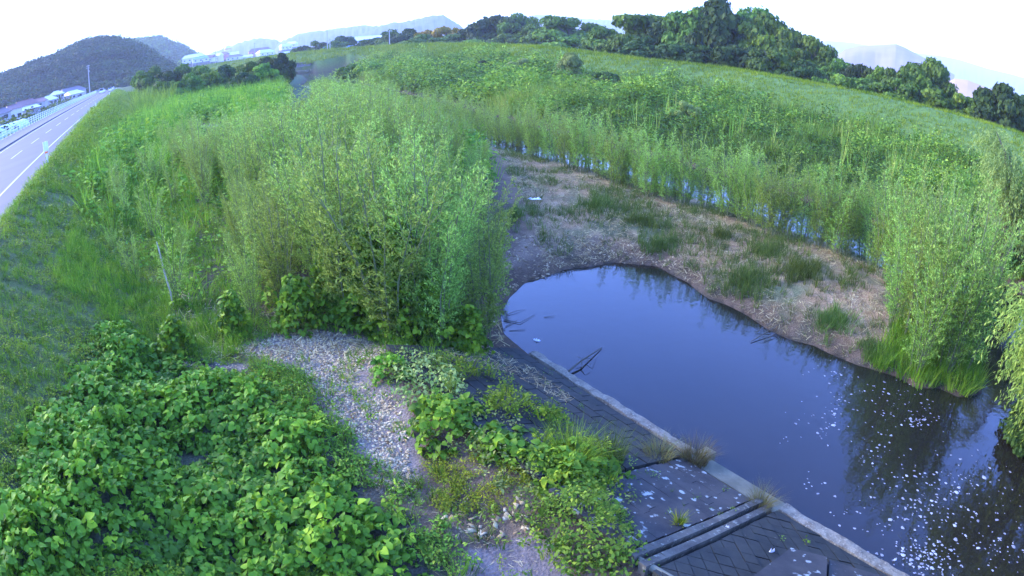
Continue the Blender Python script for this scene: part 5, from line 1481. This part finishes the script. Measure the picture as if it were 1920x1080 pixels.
# foam flecks
def foam():
    t = []
    for k in range(6):
        g = random.Random(k); n = 8
        ring = [(math.cos(6.283 * i / n) * g.uniform(.25, .55), math.sin(6.283 * i / n) * g.uniform(.14, .42), g.uniform(.0, .06)) for i in range(n)]
        v = np.array([(0, 0, .12)] + ring)
        t.append((v, np.array([(0, 1, 2, 3), (0, 3, 4, 5), (0, 5, 6, 7), (0, 7, 8, 1)])))
    P = []
    for px, py, rx, ry, n in ((1740, 960, 90, 70, 210), (1690, 880, 60, 60, 46), (1800, 900, 80, 70, 90), (1730, 1050, 60, 36, 260), (1520, 900, 26, 34, 16), (1570, 960, 30, 16, 10), (1500, 780, 40, 40, 14), (1560, 760, 26, 40, 46), (1535, 810, 26, 12, 12),
                              (1630, 850, 26, 16, 36), (1470, 830, 16, 10, 7), (1620, 1000, 60, 60, 18), (1850, 980, 50, 90, 90), (1700, 770, 90, 40, 90), (1620, 740, 80, 26, 50), (1550, 700, 60, 16, 22), (1720, 790, 26, 12, 60), (1640, 900, 60, 60, 20), (1600, 780, 70, 60, 36), (1890, 1040, 60, 50, 60)):
        c = np.stack([rng.normal(px, rx * .55, n), rng.normal(py, ry * .55, n)], 1)
        P += [G(a, b, .0) for a, b in c[:max(4, int(n * .6))] if b > 560]
    P = np.array(P); k = inside(P[:, 0], P[:, 1], WATER); P = P[k]
    P3_ = np.column_stack([P, np.full(len(P), .003)])
    scatter('foam', t, P3_, np.random.default_rng(3).gamma(3, .013, len(P)) + .014, M['foam'], kind='stuff', tilt=.0, az=rng.normal(-.9, .6, len(P)), leaf_tint=.0, tint=rng.uniform(0, 1, len(P)))
M['foam'] = leafmat('foam_scum', [(.20, .20, .20), (.32, .32, .32), (.50, .50, .50)], 0, .8)
foam()

# ------------------------------------------------------------------ woods on the left hills
def wood(name, VV, n, size, m, D, zmin=2):
    g = np.random.default_rng(8); idx = g.integers(0, len(VV), n)
    P = VV[idx] + g.normal(0, 1, (n, 3)) * np.array([5, 5, 0])
    # keep on the surface: interpolate towards a neighbour
    j = np.clip(idx + g.integers(-1, 2, n), 0, len(VV) - 1); t = g.random(n)[:, None]
    P = VV[idx] * (1 - t) + VV[j] * t + g.normal(0, 1.6, (n, 3)) * np.array([1, 1, .2])
    scatter(name, m[1], P, size * g.uniform(.55, 1.25, n), m[0], kind='stuff', tilt=.3, tint=np.clip(fbm(P[:, 0] / 30, P[:, 1] / 30, 2) * 1.5 + .45 + g.normal(0, .2, n), 0, 1), zs=g.uniform(.7, 1.25, n))
WT = [leaf_clump(46, .95, 1.3, .34, 300 + i, .8, .6) for i in range(5)]
wood('hillside_wood', VL, 15000, 4.0, (M['dark'], WT), 430)
wood('distant_wood', VL2, 5000, 6.5, (M['tree'], WT), 900)
# trees and gardens between the railing and the hill
x, y, r = polar_pts(900, 60, 400, -52, -37.2, 1.4); s = road_s(x, y); k = (s < -26); x, y = x[k], y[k]; k = rng.random(len(x)) < .75; x, y = x[k], y[k]
scatter('garden_greenery', WT, P3(x, y, 0), rng.uniform(1.2, 3.4, len(x)), M['tree'], kind='stuff', zs=rng.uniform(.6, 1.1, len(x)))
x, y, r = polar_pts(14000, 50, 330, -52, -37, .9); s = road_s(x, y); k = (s < -17.2) & (s > -19.5); x, y, r = x[k], y[k], r[k]
scatter('verge_grass', LT, P3(x, y, 0), np.clip(r / 60, .8, 2.5), M['grass'], kind='stuff')

# ------------------------------------------------------------------ labels
for zn, txt in (('front', 'feathery sapling in the front of the thicket, %s of them from the left'), ('left', 'thin sapling in the loose stand by the road bank, %s of them from the left')):
    oo = [o for o in bpy.data.objects if o.get('group') == 'willow saplings, ' + zn + ' part of the thicket']
    oo.sort(key=lambda o: math.atan2(o.location.x, o.location.y))
    for i, o in enumerate(oo): o['label'] = txt % ordinal(i + 1)
STUFF = {'kudzu_vines': ('vine', 'mat of broad leaved green vines covering the ground'), 'kudzu_climbers': ('vine', 'broad leaved vines climbing the front of the sapling thicket'),
         'bank_grass': ('grass', 'green grass on the slope beside the road'), 'bank_weeds': ('weeds', 'low leafy weeds on the slope beside the road'),
         'thicket_grass': ('grass', 'grass along the foot of the sapling thicket'), 'thicket_undergrowth': ('undergrowth', 'green undergrowth between the saplings of the thicket'),
         'left_bank_undergrowth': ('undergrowth', 'leafy growth on the left bank behind the thicket'), 'river_field_weeds': ('weeds', 'tall leafy weeds filling the field across the channel'),
         'river_field_reeds': ('reeds', 'green reeds standing in the field across the channel'), 'reed_plumes': ('reeds', 'tall pale reed stalks in the field across the channel'),
         'levee_grass': ('grass', 'bright grass on the long levee slope'), 'bar_grass': ('grass', 'bluish green grass tufts on the sandbar'), 'bar_tip_grass': ('grass', 'tall grass at the tip of the sandbar'),
         'straw_litter': ('straw', 'dry straw and reed litter lying on the ground'), 'wood_chips': ('gravel', 'pale chips covering the bare patch'), 'rubble': ('rubble', 'scattered pale stones on bare ground'),
         'yellow_green_weeds': ('weeds', 'yellow green low weeds beside the stones'), 'pale_weeds': ('weeds', 'pale leafy weeds between gravel and revetment'), 'green_scrub': ('scrub', 'bushy green scrub at the top of the revetment'),
         'low_weeds': ('weeds', 'low mixed weeds on the bare ground near the vines'), 'revetment_weeds': ('weeds', 'weeds spilling over the revetment blocks'), 'gravel_weeds': ('weeds', 'small weeds growing through the gravel'),
         'joint_weeds': ('weeds', 'small weeds in the joints of the revetment'), 'foam': ('foam', 'pale foam flecks floating on the pond'), 'hillside_wood': ('wood', 'dark wood covering the left hill'),
         'distant_wood': ('wood', 'bluish wood covering the second hill'), 'garden_greenery': ('greenery', 'garden shrubs between the houses and the hill'), 'verge_grass': ('grass', 'grass below the roadside railing')}
for o in bpy.data.objects:
    b_ = o.name.split('.')[0]
    if b_ in STUFF and not o.parent:
        o['category'], o['label'] = STUFF[b_]; o['group'] = b_.replace('_', ' ')

# ------------------------------------------------------------------ haze
HZ = .00028
hm = bpy.data.materials.new('haze_air'); hm.use_nodes = True
nt = hm.node_tree; nt.nodes.clear()
out = nt.nodes.new('ShaderNodeOutputMaterial'); pv = nt.nodes.new('ShaderNodeVolumePrincipled')
pv.inputs['Color'].default_value = (.9, .95, 1, 1); pv.inputs['Density'].default_value = HZ; pv.inputs['Anisotropy'].default_value = .0
nt.links.new(pv.outputs[0], out.inputs['Volume'])
mb = MB(); mb.box((0, 0, 0), (2 * 9500, 2 * 9500, 420))
o = mb.build('haze', hm); o.location = (0, 0, 208.2); tag(o, kind='stuff')
